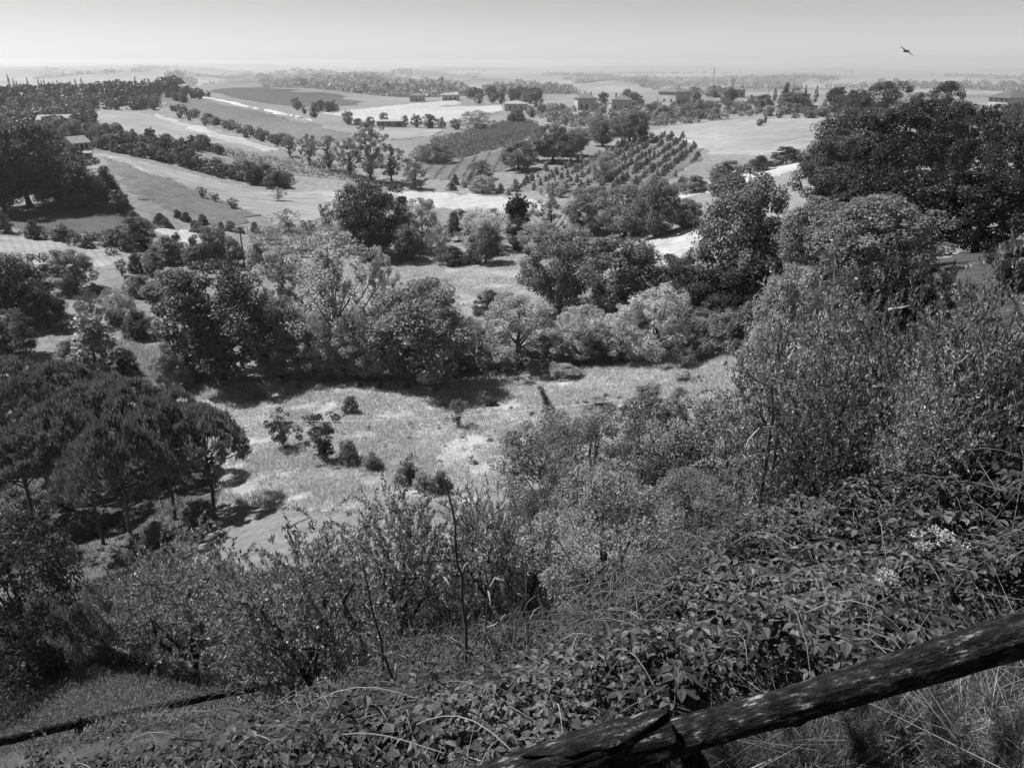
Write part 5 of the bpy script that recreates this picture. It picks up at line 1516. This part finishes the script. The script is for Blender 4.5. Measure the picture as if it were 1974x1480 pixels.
M['log_bare'] = mat_plain('bare_wood', .05, .9, 3.5, .85, .8, (1.0, 18, 18))

def log(name, parent, a, b, ra, rb, seed, n=42, seg=22, sag=0.0, endcut=0.0):
    """a rough round log from a to b: built along its own x axis, then turned into place"""
    a, b = np.asarray(a, float), np.asarray(b, float)
    ln = np.linalg.norm(b - a)
    t = np.linspace(0, 1, n)
    V = []
    ang = np.arange(seg) * 2 * math.pi / seg
    for i in range(n):
        r = ra + (rb - ra) * t[i]
        bump = 1 + .06 * np.sin(2 * ang + 4 * t[i] + seed) + .03 * np.sin(5 * ang + 9 * t[i]) + .18 * (vnoise(ang * 2.2, np.full(seg, t[i] * ln * 3.5), seed) - .5) + .12 * (vnoise(ang * 6, np.full(seg, t[i] * ln * 7), seed + 5) - .5) + .07 * (vnoise(ang * 11, np.full(seg, t[i] * ln * 14), seed + 9) - .5)
        for q, wd, am in ((.33, .02, .16), (.71, .016, .13)):
            bump = bump + am * math.exp(-((t[i] - q) / wd) ** 2) * np.maximum(np.cos(ang - 2.0 - 6 * q), 0)
        x = t[i] * ln + (endcut * r * np.sin(ang) if i == n - 1 else 0)
        V.append(np.stack([np.full(seg, 0.0) + x, r * bump * np.cos(ang), r * bump * np.sin(ang) - sag * 4 * t[i] * (1 - t[i]) + .008 * math.sin(7 * t[i] + seed)], -1))
    V = np.concatenate(V + [V[0].mean(0)[None], V[-1].mean(0)[None]])
    Q = [(i * seg + k, i * seg + (k + 1) % seg, (i + 1) * seg + (k + 1) % seg, (i + 1) * seg + k) for i in range(n - 1) for k in range(seg)]
    T = [(n * seg, (k + 1) % seg, k) for k in range(seg)] + [(n * seg + 1, (n - 1) * seg + k, (n - 1) * seg + (k + 1) % seg) for k in range(seg)]
    mb = MB(); mb.add(V, Q, T)
    o = mb.build(name, M['log'], parent, True)
    d = Vector(b - a).normalized()
    o.rotation_euler = d.to_track_quat('X', 'Z').to_euler(); o.location = a
    return o, ln

def near_fence():
    j = P(1285, 1432, 1.74)
    root = empty('log_fence', (j[0], j[1], float(ground(j[0], j[1]))))
    o0 = np.array(root.location)
    a = P(800, 1556, 1.60); b = P(1300, 1408, 1.745)
    r1, ln = log('rail', root, a - o0, b - o0, .066, .063, 3, 80, 40, 0, -.5)
    # two bark plates that have lifted off the split end of the left log, in the log's own axes
    for name, x0, x1, mid, wid in (('bark_strip', .42 * ln, .985 * ln, 1.45, .8),):
        n = 14; V = []
        for i, x in enumerate(np.linspace(x0, x1, n)):
            rad = .0745 + .004 * math.sin(i * 1.7) + .006 * (i / n) ** 3
            half = wid * min(1, (i + .3) / 4.0, (n - i - .3) / 5.0) * (.7 + .3 * vnoise(i * .9, 1.0, 7))
            for dr in (0, -.007):
                for ang in np.linspace(mid - half, mid + half, 7):
                    V.append((x, (rad + dr) * math.cos(ang), (rad + dr) * math.sin(ang)))
        Q = []
        for i in range(n - 1):
            for k in range(6):
                x = i * 14 + k; Q += [(x, x + 14, x + 15, x + 1), (x + 7, x + 8, x + 22, x + 21)]
            x = i * 14; Q += [(x, x + 7, x + 21, x + 14), (x + 6, x + 20, x + 27, x + 13)]
        mb = MB(); mb.add(V, Q); mb.build(name, M['log'], r1, True)
    log('rail', root, P(1283, 1430, 1.775) - o0, P(2080, 1200, 1.70) - o0, .053, .056, 8, 130, 40, -.012)
    g = np.array((j[0] + .0, j[1] + .06, 0)); g[2] = float(ground(g[0], g[1]))
    log('post', root, np.array((g[0], g[1], g[2] - .3)) - o0, np.array((g[0] - .02, g[1] - .02, j[2] - .05)) - o0, .056, .052, 12, 20, 16)
    e = P(1430, 1530, 1.70)
    log('strut', root, np.array((e[0] + .12, e[1] - .05, e[2] - .5)) - o0, P(1330, 1455, 1.78) - o0, .042, .036, 15, 16, 14)
    tag(root, 'weathered log fence with two rough rails crossing the lower right corner', 'fence')
near_fence()

def lower_fence():
    a, b, c, d = P(-40, 1436, 6.1), P(138, 1398, 6.9), P(150, 1394, 6.95), P(560, 1316, 9.3)
    root = empty('rail_fence', (b[0], b[1], float(ground(b[0], b[1])))); o0 = np.array(root.location)
    log('rail', root, a - o0, b - o0, .050, .048, 21, 20, 12)
    log('rail', root, c - o0, d - o0, .054, .046, 22, 40, 12, -.02)
    for q in (b + np.array((.04, .05, 0)), d):
        g = float(ground(q[0], q[1]))
        log('post', root, np.array((q[0], q[1], g - .3)) - o0, np.array((q[0], q[1], q[2] + .06)) - o0, .055, .05, 23, 14, 12)
    tag(root, 'thin dark rail fence below the olives at lower left', 'fence')
lower_fence()

# ------------------------------------------------------------------ dry stems
def stem(Y, main, branches, r, label, mat='stem_dark', tip='bark_pale', name='dry_stem', foot=True, cat='stem'):
    pts = [P(x, y, Y) for x, y in main]
    g = float(ground(pts[0][0], Y))
    root = empty(name, (pts[0][0], Y, g)); o0 = np.array(root.location)
    pts = np.array(pts) - o0
    if foot: pts = np.vstack([[(pts[0][0], pts[0][1], -.15)], pts])
    k = len(pts)
    rng = np.random.default_rng(int(main[0][0]))
    pts[:, 1] += np.cumsum(rng.normal(0, .012, k))
    mb = MB(); mb.tube(pts, np.linspace(r, r * .35, k) * 1.35, 6); mb.build('stalk', M[mat], root, True)
    for br in branches:
        q = np.array([P(x, y, Y) for x, y in br]) - o0
        i = np.argmin(np.hypot(pts[:, 0] - q[0][0], pts[:, 2] - q[0][2])); q[:, 1] += pts[i, 1]
        q[1:, 1] += rng.normal(0, .04, len(q) - 1)
        mb = MB(); mb.tube(q, np.linspace(r * .6, r * .25, len(q)) * 1.5, 5); mb.build('twig', M[tip], root, True)
    tag(root, label, cat)
stem(5.0, [(902, 1345), (898, 1265), (898, 1213), (890, 1162), (891, 1113), (882, 1088), (879, 1052), (879, 1006), (872, 967), (861, 927), (847, 900)], [[(891, 1113), (896, 1095), (901, 1084)], [(890, 1162), (870, 1135), (855, 1116)], [(898, 1213), (903, 1195), (910, 1180)], [(896, 1256), (880, 1242), (868, 1231)], [(879, 1004), (887, 982)], [(878, 1058), (864, 1037)]], .013, 'tallest forked dry stem standing before the olives in the centre')
stem(5.4, [(934, 1295), (934, 1250), (936, 1204), (940, 1160), (942, 1128), (935, 1090), (930, 1062)], [[(936, 1206), (955, 1190), (974, 1177)], [(942, 1130), (955, 1115), (968, 1106)], [(942, 1131), (952, 1174)]], .011, 'forked dry stem just right of the tallest one')
stem(5.6, [(1016, 1330), (1018, 1250), (1018, 1207), (1015, 1165), (1015, 1113), (1010, 1050)], [[(1018, 1208), (1030, 1190), (1042, 1176)], [(1015, 1165), (1008, 1150), (998, 1139)], [(1016, 1288), (1028, 1266)]], .010, 'thin dry stem in front of the large round fine-leaved bush')
stem(4.8, [(1217, 1246), (1211, 1192), (1209, 1152), (1217, 1132), (1228, 1122)], [[(1209, 1152), (1204, 1138)]], .010, 'short bent dry stem above the bramble leaves')
stem(6.5, [(1199, 1130), (1197, 1080), (1196, 1037), (1205, 1016)], [], .009, 'dry stem with pale tip before the right part of the round bush')
stem(4.6, [(770, 1350), (758, 1305), (743, 1262), (732, 1252), (721, 1248)], [[(762, 1320), (764, 1278)]], .013, 'arched dry stem rising from the brambles left of the tallest one')
stem(6.0, [(735, 1232), (718, 1183), (709, 1134), (700, 1082), (696, 1072)], [[(718, 1183), (703, 1169)], [(709, 1134), (722, 1110)]], .011, 'pale crooked stem in front of the second olive')
stem(3.1, [(1472, 1336), (1490, 1285), (1508, 1240), (1514, 1228)], [[(1512, 1232), (1520, 1228), (1526, 1240)]], .006, 'thin pale cane leaning above the near log', 'straw')
stem(5.0, [(1645, 1055), (1646, 1020), (1642, 981)], [], .008, 'short upright pale cane in the upper bramble bank', 'straw')
stem(4.0, [(1847, 1127), (1860, 1146), (1877, 1165)], [], .007, 'pale broken stick lying on the brambles at right', 'straw', foot=False, name='broken_stick', cat='stick')
stem(7.5, [(1813, 795), (1813, 745), (1825, 718), (1817, 679), (1815, 640)], [[(1813, 745), (1807, 738)], [(1825, 718), (1833, 790)]], .016, 'bleached dead stem standing in the right olive thicket', 'bark_pale')
stem(7.2, [(1715, 598), (1740, 597), (1758, 592)], [], .014, 'bleached stub of a branch in the right olive thicket', 'bark_pale', foot=False, name='dead_branch', cat='branch')
stem(7.2, [(1829, 677), (1852, 677), (1864, 686), (1876, 688)], [], .009, 'bleached curved twig beside the bleached dead stem', 'bark_pale', foot=False, name='dead_branch', cat='branch')
stem(8.2, [(1490, 800), (1489, 770), (1488, 747), (1457, 733), (1417, 730)], [[(1457, 733), (1445, 722), (1440, 708)], [(1430, 731), (1420, 722)]], .02, 'dark bare branch reaching left out of the olive thicket')
stem(6.5, [(1500, 845), (1496, 826), (1468, 831), (1452, 845), (1425, 829)], [[(1468, 831), (1445, 850), (1432, 868)]], .012, 'arched bare twig low on the left of the olive thicket', 'stem_dark')
stem(10.5, [(572, 1070), (560, 1040), (552, 1020), (575, 1008), (600, 998)], [[(552, 1020), (558, 1000)]], .018, 'dark angular bare branch above the nearest olive tree')

# small pale plants
def flower_head(px, py, Y, n, w, label):
    rng = np.random.default_rng(int(px))
    p = P(px, py, Y); g = float(ground(p[0], Y))
    r = empty('flower_cluster', (p[0], Y, g)); h = p[2] - g
    mb = MB(); mb.tube([(0, 0, -.05), (.01, 0, h * .6), (0, 0, h)], [.006, .004, .003], 5); mb.build('stalk', M['stem_dark'], r)
    for k in range(n):
        a = rng.uniform(0, 6.28); q = w * math.sqrt(rng.uniform(0, 1))
        c = np.array((math.cos(a) * q, math.sin(a) * q * .6, h + rng.uniform(-.02, .03)))
        m = 26
        Pn = c + sph(rng, m) * np.array((.032, .032, .012))
        V, Q = leaves(Pn, sph(rng, m) + np.array((0, 0, .6)), .014, .013, rng)
        obj('blossom', mesh_from('blossom', V, [Q]), M['flower'], r)
    tag(r, label, 'flower')
flower_head(1795, 1030, 3.9, 8, .11, 'largest white flower cluster on the right bramble bank')
flower_head(1835, 1048, 3.9, 6, .09, 'white flower cluster right of the largest one')
flower_head(1765, 1052, 3.8, 5, .07, 'white flower cluster left below the largest one')
flower_head(1718, 1108, 3.4, 5, .06, 'lowest white flower cluster on the right bramble bank')

def shoot(px, py, Y, n, L, mat, label):
    rng = np.random.default_rng(int(px * 3))
    p = P(px, py, Y); g = float(ground(p[0], Y)); h = max(p[2] - g, .3)
    r = empty('leafy_shoot', (p[0], Y, g))
    mb = MB(); mb.tube([(0, 0, -.05), (.02, 0, h * .5), (0, 0, h)], [.008, .006, .003], 5); mb.build('stalk', M['stem_dark'], r)
    t = rng.uniform(.55, 1, n); a = rng.uniform(0, 6.28, n)
    Pn = np.stack([0 * t, 0 * t, h * t], -1)
    ax = np.stack([np.cos(a), np.sin(a), rng.uniform(-.3, .5, n)], -1)
    V, Q = oval_leaves(Pn, ax, np.tile((0, 0, 1.0), (n, 1)) + rng.normal(0, .2, (n, 3)), np.full(n, L) * rng.uniform(.7, 1.2, n), np.full(n, L * .3))
    obj('foliage', mesh_from('foliage', V, [Q]), M[mat], r)
    tag(r, label, 'shoot')
shoot(1432, 985, float(at(1432, 1012)[1]), 34, .13, 'leaf_pale', 'pale bushy shoot between leafy bushes and bramble bank')
shoot(1405, 985, float(at(1405, 1015)[1]), 16, .16, 'leaf_mid', 'star-shaped leafy shoot left of the pale bushy one')

# ------------------------------------------------------------------ weeds and grass
def weed_cover(name, pix, n, hmax, L, mat, seed, label):
    rng = np.random.default_rng(seed)
    W = world_poly(pix, 25); lo, hi = W.min(0), W.max(0)
    x = rng.uniform(lo[0], hi[0], n * 4); y = rng.uniform(lo[1], hi[1], n * 4)
    m = inside(W, x, y); x, y = x[m][:n], y[m][:n]
    hh = hmax * (.15 + 1.1 * fbm(x / .9, y / .9, seed))
    Pn = np.stack([x, y, ground(x, y) + hh * rng.uniform(0, 1, len(x)) ** .6], -1)
    face = np.array((-.2, -.1, .8)) + rng.normal(0, .6, Pn.shape)
    V, Q = leaves(Pn, np.cross(face, rng.normal(0, 1, Pn.shape)), L, L * .4, rng, .2, face)
    tag(obj(name, mesh_from(name, V, [Q]), mat), label, 'weeds', None, 'stuff')
weed_cover('slope_weeds', [(-60, 1345), (100, 1270), (250, 1255), (420, 1280), (540, 1320), (400, 1400), (130, 1450), (-60, 1465)], 22000, .24, .05, M['leaf_dark'], 71, 'tall flecked weeds behind the thin rail fence')
weed_cover('hollow_weeds', [(0, 1150), (250, 1090), (420, 1120), (640, 1120), (860, 1140), (1000, 1060), (1240, 1080), (1220, 1160), (900, 1220), (600, 1300), (250, 1280), (0, 1330)], 22000, .4, .07, M['leaf_mid'], 72, 'low scrub weeds on the slope under the olives')
# ------------------------------------------------------------------ grass
def grass(name, polys_px, n, hr, wd, mat, seed, lean=.35, label=None, world=None, blades=4, spread=.12):
    rng = np.random.default_rng(seed)
    W = world_poly(polys_px, 25) if world is None else world
    lo, hi = W.min(0), W.max(0)
    x = rng.uniform(lo[0], hi[0], n * 4); y = rng.uniform(lo[1], hi[1], n * 4)
    m = inside(W, x, y) & (vnoise(x / 2.2, y / 2.2, seed) + .45 * vnoise(x / .6, y / .6, seed + 1) > .42)
    x, y = x[m][:n], y[m][:n]
    k = np.repeat(np.arange(len(x)), blades)
    bx = x[k] + rng.normal(0, spread, len(k)); by = y[k] + rng.normal(0, spread, len(k))
    z = ground(bx, by)
    h = rng.uniform(hr[0], hr[1], len(k)) * (.6 + .8 * vnoise(bx / 3, by / 3, seed + 2))
    a = rng.uniform(0, 6.283, len(k))
    b = np.stack([bx, by, z], -1)
    sd_ = np.stack([np.cos(a), np.sin(a), 0 * a], -1) * wd * rng.uniform(.6, 1.3, (len(k), 1))
    tip = b + np.stack([rng.normal(0, lean, len(k)) * h, rng.normal(0, lean, len(k)) * h, h], -1)
    V = np.stack([b - sd_, b + sd_, tip], 1).reshape(-1, 3)
    T = np.arange(3 * len(k)).reshape(-1, 3)
    o = obj(name, mesh_from(name, V, [T]), mat)
    tag(o, label, 'grass', None, 'stuff')
grass('meadow_grass', None, 42000, (.12, .34), .03, M['grass'], 61, .5, 'dry pale grass covering the open meadow', FIELDS['meadow'], 4, .16)
grass('slope_grass', None, 16000, (.15, .45), .022, M['grass_dark'], 62, .4, 'rough grass on the slope below the olives', FIELDS['scrub_slope'], 4, .12)
grass('pine_grass', None, 9000, (.15, .4), .03, M['grass_dark'], 63, .4, 'rough grass on the ground under the pines', FIELDS['pine_floor'], 4, .15)
grass('tall_grass', [(-40, 1330), (100, 1290), (250, 1275), (420, 1290), (520, 1330), (400, 1385), (130, 1440), (-40, 1450)], 3600, (.05, .16), .006, M['grass_dark'], 64, 1.0, 'tall dry grass behind the thin rail fence', None, 5, .06)
grass('valley_grass', [(60, 700), (200, 640), (330, 680), (330, 740), (150, 750)], 5000, (.12, .35), .03, M['grass'], 65, .4, 'pale grass on the slope behind the pines', None, 4, .15)
grass('glade_grass', None, 8000, (.1, .3), .04, M['grass'], 66, .4, 'short pale grass of the glade among the trees', FIELDS['glade'], 4, .2)
grass('bank_grass', [(300, 1470), (600, 1390), (800, 1290), (1000, 1270), (1240, 1200), (1320, 1080), (1500, 970), (1700, 870), (1990, 800), (1990, 1180), (1500, 1320), (1250, 1390), (900, 1490)], 9000, (.08, .3), .0035, M['grass_dark'], 69, .8, 'thin grass growing through the brambles', None, 4, .05)
grass('verge_grass', [(1180, 1480), (1330, 1440), (1500, 1390), (1700, 1340), (1990, 1275), (1990, 1500), (1180, 1500)], 2600, (.06, .22), .004, M['grass_dark'], 67, .6, 'short grass below the near log fence', None, 5, .03)
grass('verge_straw', [(1330, 1440), (1500, 1390), (1700, 1340), (1990, 1275), (1990, 1500), (1280, 1500)], 260, (.1, .35), .003, M['straw'], 68, 1.6, 'dry straw lying in the grass below the near log fence', None, 3, .05)
def weed(px, base, top, Y, w, label, seed):
    rng = np.random.default_rng(seed)
    q = P(px, base, Y); g = float(ground(q[0], Y)); r = empty('feathery_weed', (q[0], Y, g)); h = P(px, top, Y)[2] - g
    h = max(h, .35)
    for k in range(14):
        a = rng.uniform(0, 6.28); e = np.array((math.cos(a) * w * rng.uniform(.2, 1), math.sin(a) * w * rng.uniform(.2, 1), h * rng.uniform(.6, 1)))
        m = e * np.array((.3, .3, .6))
        mb = MB(); mb.tube([(0, 0, 0), m, e], [.004, .003, .0012], 4); mb.build('stalk', M['grass_dark'], r)
        n = 150; t = rng.uniform(.2, 1, (n, 1)); Pn = np.where(t < .5, m * t * 2, m + (e - m) * (t * 2 - 1))
        V, Q = leaves(Pn, sph(rng, n) * .7 + unit(e) * .7, .055, .003, rng); obj('frond', mesh_from('frond', V, [Q]), M['grass_dark'], r)
    tag(r, label, 'weed')
weed(1790, 1480, 1330, 2.3, .17, 'feathery fennel-like weed under the near log at lower right', 5)
weed(1640, 1490, 1400, 2.3, .12, 'smaller feathery weed left of the fennel-like one', 6)
weed(1920, 1470, 1370, 2.2, .12, 'feathery weed in the lower right corner', 7)
weed(985, 1340, 1180, 5.0, .3, 'feathery weed around the forked dry stems', 8)
weed(900, 1420, 1290, 4.2, .25, 'feathery weed at the foot of the tallest dry stem', 9)
